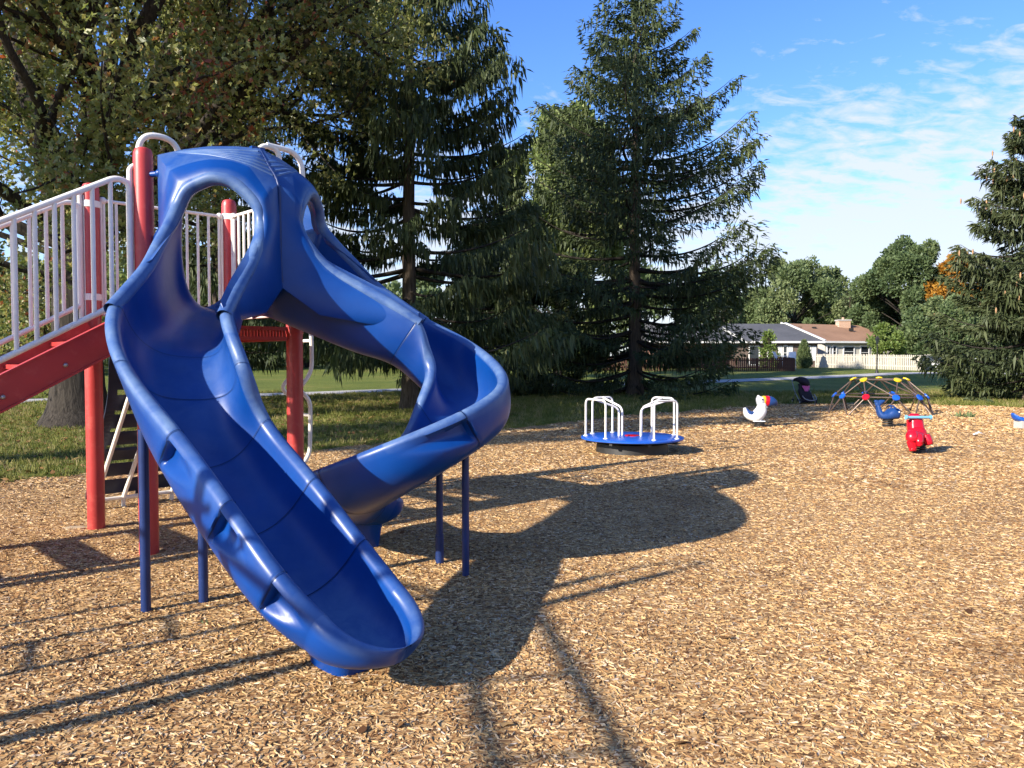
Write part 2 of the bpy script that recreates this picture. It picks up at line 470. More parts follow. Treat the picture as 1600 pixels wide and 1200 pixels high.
M['dead_leaf'] = mat_random('fallen leaf', [(0.0, (0.10, 0.045, 0.018)), (0.5, (0.24, 0.125, 0.045)), (1.0, (0.38, 0.24, 0.10))], 0.7, 0.15)
M['concrete'] = paint('path concrete', (0.40, 0.38, 0.35), 0.85, 0.2, 0.15, 1.2, 0.1)
M['spruce'] = leaf_mat('spruce needles', [(0.0, (0.026, 0.040, 0.016)), (0.45, (0.054, 0.076, 0.025)), (0.8, (0.096, 0.118, 0.038)), (1.0, (0.16, 0.155, 0.062))], 0.2, 0.6)
M['blue_spruce'] = leaf_mat('olive green needles', [(0.0, (0.030, 0.044, 0.020)), (0.5, (0.066, 0.084, 0.032)), (1.0, (0.14, 0.15, 0.066))], 0.16, 0.6)
M['oak_leaf'] = leaf_mat('oak leaves', [(0.0, (0.080, 0.108, 0.034)), (0.35, (0.165, 0.195, 0.055)), (0.65, (0.27, 0.28, 0.090)), (0.85, (0.34, 0.28, 0.11)), (0.95, (0.34, 0.18, 0.075)), (1.0, (0.34, 0.11, 0.055))], 0.42, 0.4, 0.5)
M['green_leaf'] = leaf_mat('green leaves', [(0.0, (0.0625, 0.0975, 0.04)), (0.5, (0.1187, 0.1625, 0.065)), (1.0, (0.2125, 0.2438, 0.1063))], 0.3)  # lightened so the leaf colour carries the haze over the far trees
M['pale_leaf'] = leaf_mat('pale green leaves', [(0.0, (0.135, 0.189, 0.063)), (0.5, (0.243, 0.297, 0.099)), (1.0, (0.432, 0.459, 0.198))], 0.4)
M['orange_leaf'] = leaf_mat('orange leaves', [(0.0, (0.16, 0.10, 0.020)), (0.5, (0.42, 0.20, 0.030)), (1.0, (0.58, 0.34, 0.060))], 0.4)
M['lime_leaf'] = leaf_mat('bright green leaves', [(0.0, (0.08, 0.125, 0.030)), (0.5, (0.14, 0.20, 0.045)), (1.0, (0.22, 0.27, 0.08))], 0.4)
M['bark'] = mat_bark('grey bark', (0.020, 0.017, 0.015), (0.066, 0.056, 0.046))  # bark darkened so the colour carries the shade on the oak trunk
M['bark2'] = mat_bark('brown bark', (0.050, 0.038, 0.028), (0.15, 0.115, 0.085))
M['twig'] = paint('twig', (0.13, 0.105, 0.08), 0.9, 0.1, 0.3, 4)
M['cone'] = paint('spruce cone', (0.36, 0.215, 0.115), 0.8, 0.2, 0.3, 9)
M['brown_brick'] = mat_brick('brown brick', (0.135, 0.092, 0.070), (0.105, 0.074, 0.058), (0.16, 0.13, 0.11))
M['tan_brick'] = mat_brick('tan brick', (0.42, 0.25, 0.15), (0.34, 0.20, 0.12), (0.5, 0.42, 0.34), 3)
M['red_brick'] = mat_brick('red brick', (0.25, 0.11, 0.075), (0.20, 0.085, 0.06), (0.3, 0.24, 0.2))
M['siding'] = paint('cream siding', (0.47, 0.44, 0.38), 0.7, 0.3, 0.06, 1)
M['trim'] = paint('white trim', (0.60, 0.59, 0.57), 0.5, 0.3, 0.04, 2)
M['grey_roof'] = mat_shingle('grey shingles', (0.050, 0.052, 0.056), (0.10, 0.10, 0.105))
M['brown_roof'] = mat_shingle('orange brown shingles', (0.20, 0.108, 0.058), (0.33, 0.185, 0.105))
M['picket'] = paint('weathered white pickets', (0.46, 0.42, 0.34), 0.8, 0.2, 0.2, 1.5)
M['brown_picket'] = paint('brown stained pickets', (0.085, 0.040, 0.028), 0.8, 0.2, 0.25, 1.5)
M['yellow'] = paint('yellow plastic', (0.60, 0.42, 0.015), 0.35, 0.5, 0.08, 5)
M['blue_paint'] = paint('bright blue coat', (0.010, 0.090, 0.46), 0.35, 0.5, 0.12, 3)
M['mid_blue'] = paint('faded blue plastic', (0.010, 0.046, 0.175), 0.38, 0.5, 0.12, 4)
M['rider_red'] = paint('glossy red plastic', (0.50, 0.006, 0.018), 0.22, 0.5, 0.10, 4)
M['rider_white'] = paint('white rider paint', (0.68, 0.68, 0.66), 0.35, 0.5, 0.08, 5)
M['rider_grey'] = paint('grey rider paint', (0.42, 0.44, 0.46), 0.4, 0.5, 0.10, 5)
M['sky_plastic'] = paint('pale blue plastic', (0.16, 0.38, 0.55), 0.3, 0.5, 0.08, 5)
M['fabric'] = paint('dark stroller fabric', (0.016, 0.013, 0.020), 0.8, 0.3, 0.3, 12)
M['pink'] = paint('pink fabric', (0.45, 0.10, 0.27), 0.8, 0.3, 0.1, 12)
M['litter'] = paint('white paper', (0.75, 0.75, 0.74), 0.8, 0.2, 0.05, 9)
def mat_glass():
    m, n, l, b = new_mat('window glass')
    b.inputs['Base Color'].default_value = (0.02, 0.025, 0.03, 1); b.inputs['Roughness'].default_value = 0.08; b.inputs['Specular IOR Level'].default_value = 0.6
    return m
M['glass'] = mat_glass()

# ================================================================== GROUND
def poly_sheet(name, outline, z_off, mat, inner_step=None):
    """filled outline following the terrain, triangulated as a clipped grid"""
    import bmesh
    bm = bmesh.new()
    vs = [bm.verts.new((p[0], p[1], 0)) for p in outline]
    bm.faces.new(vs)
    bmesh.ops.triangulate(bm, faces=bm.faces[:])
    if inner_step:
        xs = [p[0] for p in outline]; ys = [p[1] for p in outline]
        for k in np.arange(math.floor(min(ys)), max(ys), inner_step):
            bmesh.ops.bisect_plane(bm, geom=bm.verts[:] + bm.edges[:] + bm.faces[:], plane_co=(0, k, 0), plane_no=(0, 1, 0))
        for k in np.arange(math.floor(min(xs)), max(xs), inner_step):
            bmesh.ops.bisect_plane(bm, geom=bm.verts[:] + bm.edges[:] + bm.faces[:], plane_co=(k, 0, 0), plane_no=(1, 0, 0))
    for v in bm.verts: v.co.z = float(gz(v.co.x, v.co.y)) + z_off
    me = bpy.data.meshes.new(name); bm.to_mesh(me); bm.free(); me.materials.append(mat)
    return link(name, me)

def make_ground():
    ys = np.concatenate([np.linspace(-400, -20, 12), np.arange(-15, 90, 2.5), np.array([100, 130, 180, 260, 400, 700, 1200])])
    xs = np.concatenate([[-1200, -600, -300, -150], np.arange(-100, 101, 10), [150, 300, 600, 1200]])
    X, Y = np.meshgrid(xs, ys); Z = gz(X, Y)
    v = np.stack([X.ravel(), Y.ravel(), Z.ravel()], 1); nx = len(xs)
    q = [(j * nx + i, j * nx + i + 1, (j + 1) * nx + i + 1, (j + 1) * nx + i) for j in range(len(ys) - 1) for i in range(nx - 1)]
    tag(link('lawn', np_mesh('lawn', v, quads=q, mat=M['lawn'], smooth=True)), kind='structure')
make_ground()

MULCH_EDGE = [gnd(u, v)[:2] for u, v in ((-60, 757), (0, 752), (70, 748), (130, 742), (230, 733), (330, 722), (430, 711), (500, 703), (600, 692), (700, 681), (800, 670), (900, 658), (1000, 648), (1100, 640), (1180, 634), (1250, 631), (1340, 630), (1430, 632), (1520, 635), (1600, 637), (1700, 639))]
def smooth_edge():
    P = cat_rom([(-16, 7.6), (-11, 8.6)] + [tuple(p) for p in MULCH_EDGE] + [(24, 22), (28, 12)], 5)
    rg = np.random.RandomState(5)
    P[:, :2] += rg.normal(0, 0.035, (len(P), 2))
    return [tuple(p) for p in P]
EDGE = smooth_edge()
mulch_outline = EDGE + [(28, -14), (-16, -14)]
def in_poly(x, y, poly):
    inside = np.zeros(np.shape(x), bool); n = len(poly)
    for i in range(n):
        x1, y1 = poly[i]; x2, y2 = poly[(i + 1) % n]
        c = ((y1 > y) != (y2 > y)) & (x < (x2 - x1) * (y - y1) / (y2 - y1 + 1e-12) + x1)
        inside ^= c
    return inside
tag(poly_sheet('mulch_bed', mulch_outline, 0.006, M['mulch'], 2.0), kind='structure')

PATH_C = [gnd(u, v)[:2] for u, v in ((-120, 634), (0, 628), (120, 624), (300, 620), (460, 616), (620, 610), (780, 605), (900, 602), (1040, 599), (1150, 595), (1260, 590.5), (1340, 587), (1420, 583.5), (1520, 583), (1640, 585))]
PC = cat_rom([(-60, 31.0), (-40, 28.5)] + [tuple(p) for p in PATH_C] + [(60, 46)], 8)
def make_path():
    T = np.gradient(PC, axis=0); N = np.stack([-T[:, 1], T[:, 0]], 1); N /= np.linalg.norm(N, axis=1, keepdims=True)
    A, B = PC - N * 0.95, PC + N * 0.95
    v = []
    for a, b in zip(A, B): v += [(a[0], a[1], gz(*a) + 0.02), (b[0], b[1], gz(*b) + 0.02)]
    q = [(2 * i, 2 * i + 1, 2 * i + 3, 2 * i + 2) for i in range(len(A) - 1)]
    tag(link('footpath', np_mesh('footpath', v, quads=q, mat=M['concrete'])), kind='structure')
make_path()

# ---- scatter by geometry nodes: one stuff object per kind
def scatter(name, cells, dens, shape, mat, label, cat, seed, scale_min, scale_max, tilt, z_off=0.0, uniform=False):
    """cells: list of (x0,x1,y0,y1) quads; dens: density per cell; shape: mesh to instance"""
    v, q, dv = [], [], []
    for (a, b, c, d), de in zip(cells, dens):
        k = len(v)
        for x, y in ((a, c), (b, c), (b, d), (a, d)): v.append((x, y, float(gz(x, y)) + z_off)); dv.append(de)
        q.append((k, k + 1, k + 2, k + 3))
    me = np_mesh(name, v, quads=q, mat=mat)
    fa = me.attributes.new('dens', 'FLOAT', 'FACE'); fa.data.foreach_set('value', np.array(dens, np.float32))
    o = link(name, me)
    src = bpy.data.objects.new(name + '_piece', shape)
    ng = bpy.data.node_groups.new(name, 'GeometryNodeTree')
    ng.interface.new_socket('Geometry', in_out='INPUT', socket_type='NodeSocketGeometry')
    ng.interface.new_socket('Geometry', in_out='OUTPUT', socket_type='NodeSocketGeometry')
    n, l = ng.nodes, ng.links
    gi, go = n.new('NodeGroupInput'), n.new('NodeGroupOutput')
    dp = n.new('GeometryNodeDistributePointsOnFaces'); dp.inputs['Seed'].default_value = seed
    na = n.new('GeometryNodeInputNamedAttribute'); na.data_type = 'FLOAT'; na.inputs['Name'].default_value = 'dens'
    l.new(gi.outputs[0], dp.inputs['Mesh']); l.new(na.outputs['Attribute'], dp.inputs['Density'])
    oi = n.new('GeometryNodeObjectInfo'); oi.inputs['Object'].default_value = src; oi.inputs['As Instance'].default_value = True
    ip = n.new('GeometryNodeInstanceOnPoints')
    rr = n.new('FunctionNodeRandomValue'); rr.data_type = 'FLOAT_VECTOR'
    rr.inputs[0].default_value = (-tilt, -tilt, 0); rr.inputs[1].default_value = (tilt, tilt, 6.283)
    rs = n.new('FunctionNodeRandomValue'); rs.data_type = 'FLOAT' if uniform else 'FLOAT_VECTOR'
    if uniform:
        rs.inputs[2].default_value, rs.inputs[3].default_value = scale_min, scale_max; so = rs.outputs[1]
    else:
        rs.inputs[0].default_value, rs.inputs[1].default_value = scale_min, scale_max; so = rs.outputs[0]
    rs.inputs['Seed'].default_value = 3
    l.new(dp.outputs['Points'], ip.inputs['Points']); l.new(oi.outputs['Geometry'], ip.inputs['Instance'])
    l.new(rr.outputs[0], ip.inputs['Rotation']); l.new(so, ip.inputs['Scale'])
    l.new(ip.outputs[0], go.inputs[0])
    md = o.modifiers.new('scatter', 'NODES'); md.node_group = ng
    return tag(o, label, cat, kind='stuff')

def chip_mesh():
    b = MB()
    # a splintered wedge, 1 x 1 x 1 nominal
    v = [(-.5, -.32, 0), (-.42, .30, 0), (.5, .10, 0), (.44, -.38, 0), (-.46, -.20, .9), (-.30, .34, .7), (.40, .16, 1.0), (.30, -.26, .6)]
    b.add(v, [(0, 3, 2, 1), (4, 5, 6, 7), (0, 1, 5, 4), (1, 2, 6, 5), (2, 3, 7, 6), (3, 0, 4, 7)])
    return b.mesh('chip', M['chip'], smooth=False)

def grid_cells(x0f, x1f, y0, y1, step, test=None):
    out = []
    y = y0
    while y < y1:
        x = x0f(y)
        while x < x1f(y):
            if test is None or test(x + step / 2, y + step / 2): out.append((x, x + step, y, y + step))
            x += step
        y += step
    return out
mp_ = mulch_outline
def chips():
    ins = lambda x, y: bool(in_poly(np.array([x]), np.array([y]), mp_)[0])
    cm = chip_mesh()
    near = grid_cells(lambda y: -0.72 * y - .6, lambda y: 0.72 * y + .6, 2.0, 9.0, 0.5, ins)
    dn = [3300 if c[2] < 4.5 else 2200 if c[2] < 6.5 else 1400 for c in near]
    scatter('wood_chips', near, dn, cm, M['chip'], 'loose tan wood chips covering the playground in front of the slide', 'wood chips', 1, (0.012, 0.004, 0.002), (0.062, 0.016, 0.008), 0.36, 0.004)
    far = grid_cells(lambda y: -0.72 * y - .6, lambda y: 0.72 * y + .6, 9.0, 16.0, 0.5, ins)
    df = [560 if c[2] < 12 else 330 for c in far]
    scatter('wood_chips', far, df, cm, M['chip'], 'loose tan wood chips around the merry-go-round and spring riders', 'wood chips', 2, (0.03, 0.012, 0.004), (0.085, 0.028, 0.012), 0.3, 0.004)
    far2 = grid_cells(lambda y: -0.30 * y, lambda y: 0.72 * y + .6, 16.0, 26.0, 1.0, ins)
    scatter('wood_chips', far2, [150] * len(far2), cm, M['chip'], 'loose tan wood chips round the dome climber at the far edge', 'wood chips', 3, (0.05, 0.024, 0.008), (0.12, 0.05, 0.024), 0.3, 0.004)
chips()

def tuft_mesh():
    rg = np.random.RandomState(3); v, q = [], []
    for i in range(16):
        a = rg.uniform(0, 6.28); r = rg.uniform(0, .10); x, y = r * math.cos(a), r * math.sin(a)
        h = rg.uniform(.035, .075); w = rg.uniform(.004, .008); b_ = rg.uniform(0, 6.28); lean = rg.uniform(.0, .05); c = rg.uniform(0, 6.28)
        dx, dy = w * math.cos(b_), w * math.sin(b_); k = len(v)
        v += [(x - dx, y - dy, 0), (x + dx, y + dy, 0), (x + dx * .2 + lean * math.cos(c), y + dy * .2 + lean * math.sin(c), h), (x - dx * .2 + lean * math.cos(c), y - dy * .2 + lean * math.sin(c), h)]
        q.append((k, k + 1, k + 2, k + 3))
    return np_mesh('tuft', v, quads=q, mat=M['blade'])
def leaf_piece():
    v = [(-.5, 0, 0), (-.2, .22, .10), (.1, .30, .02), (.5, 0, .14), (.1, -.28, .05), (-.2, -.24, .0)]
    return np_mesh('leaf', v, quads=[(0, 1, 2, 3), (0, 3, 4, 5)], mat=M['dead_leaf'])
def grass():
    mulch_far = lambda x, y: not bool(in_poly(np.array([x]), np.array([y]), mp_)[0])
    def offpath(x, y):
        return mulch_far(x, y) and np.min(np.hypot(PC[:, 0] - x, PC[:, 1] - y)) > 1.35
    c1 = grid_cells(lambda y: -0.70 * y - .5, lambda y: 0.70 * y + .5, 8.5, 20, 0.5, offpath)
    d1 = [70 if c[2] < 14 else 45 for c in c1]
    t = tuft_mesh()
    scatter('grass', c1, d1, t, M['blade'], 'short lawn grass beside the mulch bed', 'grass', 4, 0.7, 1.5, 0.25, 0.0, True)
    c2 = grid_cells(lambda y: -0.70 * y - .5, lambda y: 0.70 * y + .5, 20, 34, 1.0, offpath)
    scatter('grass', c2, [22] * len(c2), t, M['blade'], 'lawn grass under and around the spruces', 'grass', 5, 1.2, 2.2, 0.25, 0.0, True)
    lc = [c for c in c1 if c[0] < -0.05 * c[2] - 2.0]
    rg = np.random.RandomState(8)
    scatter('fallen_leaves', lc, [float(rg.choice([5, 12, 26])) for c in lc], leaf_piece(), M['dead_leaf'], 'brown fallen oak leaves scattered over the lawn by the oak', 'leaves', 6, (0.06, 0.06, 0.06), (0.12, 0.12, 0.12), 0.5, 0.04)
    lc2 = grid_cells(lambda y: -0.70 * y - .5, lambda y: 0.0, 20, 30, 1.0, offpath)
    scatter('fallen_leaves', lc2, [float(rg.choice([3, 7, 14])) for c in lc2], leaf_piece(), M['dead_leaf'], 'brown fallen leaves lying on the lawn near the path', 'leaves', 7, (0.08, 0.08, 0.08), (0.14, 0.14, 0.14), 0.5, 0.05)
grass()
_lc = grid_cells(lambda y: -0.70 * y - .5, lambda y: 0.70 * y + .5, 2.5, 10, 1.0)
scatter('fallen_leaves', [c for c in _lc if in_poly(np.array([c[0] + .5]), np.array([c[2] + 1.2]), mp_)[0]], [2.2 if c[0] < 0 else 0.8 for c in _lc if in_poly(np.array([c[0] + .5]), np.array([c[2] + 1.2]), mp_)[0]], leaf_piece(), M['dead_leaf'], 'few brown leaves lying on the wood chips near the slide', 'leaves', 9, (0.04, 0.04, 0.04), (0.09, 0.09, 0.09), 0.4, 0.012)

# ================================================================== PLAY STRUCTURE
q_ = math.sqrt(.5)
ES, ET, OO = V(q_, q_, 0), V(q_, -q_, 0), V(-2.42, 6.505, 0)
SIDE = 1.287
def ST(s, t, z, sg=1): return OO + ES * s * sg + ET * t + V(0, 0, z)
P2, P4 = ST(-SIDE / 2, 0, 0), ST(SIDE / 2, 0, 0)
P1, P3 = ST(-SIDE / 2, -SIDE, 0), ST(SIDE / 2, -SIDE, 0)
DECK_Z = 1.83
play = empty('play_structure', (-2.87, 6.95, 0))
tag(play, 'red post playground tower with white railings, stairs and twin blue curved slides', 'play structure')

def chute_mesh(ctrl_o, ctrl_i, downs, joints, tip, conv_depth, pockets, fade, depth=0.34, per=40, rr=0.046):
    """swept U channel. ctrl_o / ctrl_i: outer and inner rim control points; downs: explicit floor offsets or None"""
    Oc, Ic = np.array(ctrl_o), np.array(ctrl_i); n = len(Oc)
    mid = (Oc + Ic) / 2
    T = np.gradient(np.concatenate([mid, [tip]]), axis=0)[:-1]
    D = np.zeros_like(mid)
    for i in range(n):
        if downs[i] is not None and not np.isscalar(downs[i]): D[i] = np.asarray(downs[i]) - mid[i]
        else:
            dd = depth if downs[i] is None else downs[i]
            up = np.cross(T[i], Ic[i] - Oc[i]); up = nrm(up) * (1 if up[2] > 0 else -1)
            D[i] = -up * dd
    Od, Id, Dd = cat_rom(Oc, per), cat_rom(Ic, per), cat_rom(D, per)
    def soft(A, w=15, passes=2):
        for _ in range(passes):
            B = np.concatenate([2 * A[0] - A[w:0:-1], A, 2 * A[-1] - A[-2:-w - 2:-1]])
            c = np.cumsum(np.concatenate([np.zeros((1, 3)), B]), axis=0)
            A = (c[2 * w + 1:] - c[:-2 * w - 1]) / (2 * w + 1)
        return A
    Od, Id, Dd = soft(Od, per // 3), soft(Id, per // 3), soft(Dd, per // 2)
    st = np.linspace(0, n - 1, len(Od))                      # station coordinate
    # converge to the exit lip
    k = 22
    mo, e1, dl = (Od[-1] + Id[-1]) / 2, Id[-1] - Od[-1], Dd[-1]
    O2, I2, D2 = [], [], []
    tdir = ((Od[-1] + Id[-1]) - (Od[-2] + Id[-2])); tdir = nrm(tdir) * np.linalg.norm(tip - mo)
    for j in range(1, k + 1):
        qq = math.sin(j / k * PI / 2)
        w = max(math.sqrt(max(0, 1 - qq * qq)), 0.02)
        c = (1 - qq) ** 2 * mo + 2 * qq * (1 - qq) * (mo + tdir * .5) + qq * qq * np.asarray(tip)
        O2.append(c - e1 / 2 * w); I2.append(c + e1 / 2 * w)
        D2.append(dl * (1 - qq ** 1.5) + nrm(dl) * conv_depth * qq ** 1.5)
    st = np.concatenate([st, n - 1 + np.sin(np.arange(1, k + 1) / k * PI / 2)])
    Od, Id, Dd = np.concatenate([Od, O2]), np.concatenate([Id, I2]), np.concatenate([Dd, D2])
    # profile
    NU, NA = 56, 9
    ph = np.linspace(0, PI, NU)
    ex = 0.72
    cx = -np.sign(np.cos(ph)) * np.abs(np.cos(ph)) ** ex; sy = np.abs(np.sin(ph)) ** ex
    verts, tint = [], []
    md = (Od + Id) / 2
    arc = np.concatenate([[0], np.cumsum(np.linalg.norm(np.diff(md, axis=0), axis=1))])
    jarc = [np.interp(j, st, arc) for j in joints]
    parc = [(np.interp(a, st, arc), side) for a, side in pockets]
    rows = len(Od)
    for i in range(rows):
        o, ii, d = Od[i], Id[i], Dd[i]
        W = np.linalg.norm(ii - o); e = (ii - o) / W; dep = np.linalg.norm(d); dn = d / dep
        dn = nrm(dn - e * np.dot(dn, e))
        r = min(rr, W * .5 + .012)
        g = 0.0
        for ja in jarc:
            x = abs(arc[i] - ja)
            if x < 0.008: g = 0.0035
        hw = max(W / 2 - r, 0.002); dd = max(dep - r, 0.01)
        pts, tn = [], []
        fl = 0.22 if st[i] < 7.5 else 0.22 + 0.85 * min(1, (st[i] - 7.5) / 1.5)
        for a, b in zip(cx, sy):                             # inner skin, outer rim -> inner rim
            pts.append((a * hw, r + dd * b + g * .5)); tn.append(fl * b * b)
        f = fade[min(int(st[i]), len(fade) - 1)]
        for t in np.linspace(0, PI, NA + 1)[1:]:             # inner-side rim, over the top
            pts.append((W / 2 - (r - g) * math.cos(t), r - (r - g) * math.sin(t))); tn.append(f * (0.25 + 0.75 * math.sin(t) ** .7))
        ow, od = W / 2 + r, dd + 0.035
        for a, b, p in list(zip(cx, sy, ph))[::-1][1:-1]:    # outer skin back
            x, y = a * (ow - g), r + od * b - g
            for pa, side in parc:
                u = arc[i] - pa
                if u < 0 or u >= 0.36 or x * side > 0: continue
                fy, k_ = b, u / 0.36
                hi = 0.10 + 0.55 * (1 - k_) ** .6
                if fy < 0.04 or fy > hi: continue
                edge = min(1, (fy - 0.04) / .08, (hi - fy) / .30); edge = edge * edge * (3 - 2 * edge)
                x -= math.copysign(0.074 * (1 - k_) * edge * min(1, u / .008) * min(1, max(0, (W - .36) / .25)), x)
            pts.append((x, y)); tn.append(0.0)
        for t in np.linspace(PI, 0, NA + 1)[:-1]:            # outer-side rim
            pts.append((-W / 2 + (r - g) * math.cos(t), r - (r - g) * math.sin(t))); tn.append(f * (0.25 + 0.75 * math.sin(t) ** .7))
        pts = np.array(pts)
        verts.append(o / 2 + ii / 2 + np.outer(pts[:, 0], e) + np.outer(pts[:, 1], dn)); tint.append(tn)
    npf = len(verts[0]); vs = np.concatenate(verts); tint = np.concatenate(tint)
    qd = []
    for i in range(rows - 1):
        for j in range(npf):
            kx = (j + 1) % npf
            qd.append((i * npf + j, i * npf + kx, (i + 1) * npf + kx, (i + 1) * npf + j))
    # close both ends between the skins
    for base in (0, (rows - 1) * npf):
        for j in range(NU - 1):
            a, b = base + j, base + j + 1
            mo_ = NU + NA - 1
            c, d_ = base + min(mo_ + (NU - 1 - (j + 1)), npf - 1), base + min(mo_ + (NU - 1 - j), npf - 1)
            qd.append((a, b, c, d_))
    seams = []
    for ja in jarc:
        i = int(np.argmin(np.abs(arc - ja))); i = min(max(i, 1), rows - 3)
        A_, B_ = verts[i], verts[i + 1]; stp = np.linalg.norm(B_.mean(0) - A_.mean(0)); w = .0026 / max(stp, 1e-4)
        tp = np.roll(A_, -1, 0) - np.roll(A_, 1, 0); nn = np.cross(tp, B_ - A_); nn /= (np.linalg.norm(nn, axis=1, keepdims=True) + 1e-9)
        # make normals point away from the wall: at the floor of the inner skin they must point up
        if nn[NU // 2][2] < 0: nn = -nn
        C1, C2 = A_ + (B_ - A_) * (.5 - w) + nn * .0055, A_ + (B_ - A_) * (.5 + w) + nn * .0055
        seams.append(np_mesh('joint_seam', np.concatenate([C1, C2]), quads=[(j, (j + 1) % npf, npf + (j + 1) % npf, npf + j) for j in range(npf)], mat=M['seam'], smooth=True))
    me = np_mesh('slide_chute', vs, quads=qd, mat=M['plastic'], col=tint, smooth=True)
    me.set_sharp_from_angle(angle=R(50))
    return me, seams

HOOD_L = [(.953, .861, 2.18), (.80, .72, 2.38), (.68, .61, 2.53), (.60, .543, 2.66), (.545, .585, 2.79), (.47, .66, 2.85), (.406, .727, 2.875), (.32, .80, 2.86), (.25, .86, 2.80), (.165, .93, 2.68), (.15, .945, 2.56), (.20, 1.02, 2.42), (.32, 1.131, 2.26), (.605, 1.467, 2.015), (.769, 1.658, 1.85)]
HOOD_B = [(.62, .16, 1.95), (.60, .14, 2.2), (.57, .12, 2.5), (.57, .12, 2.85), (.57, .12, 3.12), (.42, .25, 3.165), (.28, .38, 3.19), (.13, .53, 3.19), (.0, .647, 3.175), (.0, .923, 2.86), (.0, .945, 2.6), (.0, .95, 2.35), (.0, .97, 2.08), (.22, 1.13, 1.88), (.62, 1.47, 1.79)]
A_OUT, A_IN = (1.252, 1.129, 1.895), (.769, 1.658, 1.85)
def hood_half(sg):
    Lp = cat_rom(HOOD_L, 8)
    Bp = []                                                    # outer boundary keeps its corners
    for i in range(len(HOOD_B) - 1):
        for k in range(8): Bp.append(np.array(HOOD_B[i]) * (1 - k / 8) + np.array(HOOD_B[i + 1]) * k / 8)
    Bp.append(np.array(HOOD_B[-1])); Bp = np.array(Bp)
    n = len(Lp); K = 44
    nf = nrm(V(math.sin(R(40)), math.cos(R(40)), -0.05))       # opening normal in s,t,z
    cen = V(.38, .745, 2.45)
    vs, tn = [], []
    for i in range(n):
        p0, p3 = Lp[i], Bp[i]
        rad = nrm((p0 - cen) - nf * np.dot(p0 - cen, nf))
        top = max(0, min(1, (p0[2] - 2.55) / .25)) * (1 if i > 24 else .4)
        low = max(0, min(1, (2.5 - p0[2]) / .4))
        row = [p0 - rad * .035 - nf * .055, p0 - rad * .045 - nf * .01]
        p1 = p0 + nf * (.085 - .03 * low) + rad * .05
        inward = nrm(p0 - p3)
        p2 = p3 + (p1 - p3) * .28 + nf * (.03 * top)
        for k in range(K + 1):
            t = k / K
            p = (1 - t) ** 3 * p0 + 3 * t * (1 - t) ** 2 * p1 + 3 * t * t * (1 - t) * p2 + t ** 3 * p3
            row.append(p)
        row = np.array(row)
        vs.append(row)
        f = [.3, .5] + [max(0.0, .6 * (1 - abs(k / K - .12) * 5)) + (.38 * top if .5 < k / K else 0) for k in range(K + 1)]
        tn.append(f)
    A = np.array(vs); m = A.shape[1]
    W_ = np.array([ST(*p, sg) for p in A.reshape(-1, 3)])
    q = [(i * m + j, i * m + j + 1, (i + 1) * m + j + 1, (i + 1) * m + j) for i in range(n - 1) for j in range(m - 1)]
    return W_, q, np.array(tn).ravel(), A

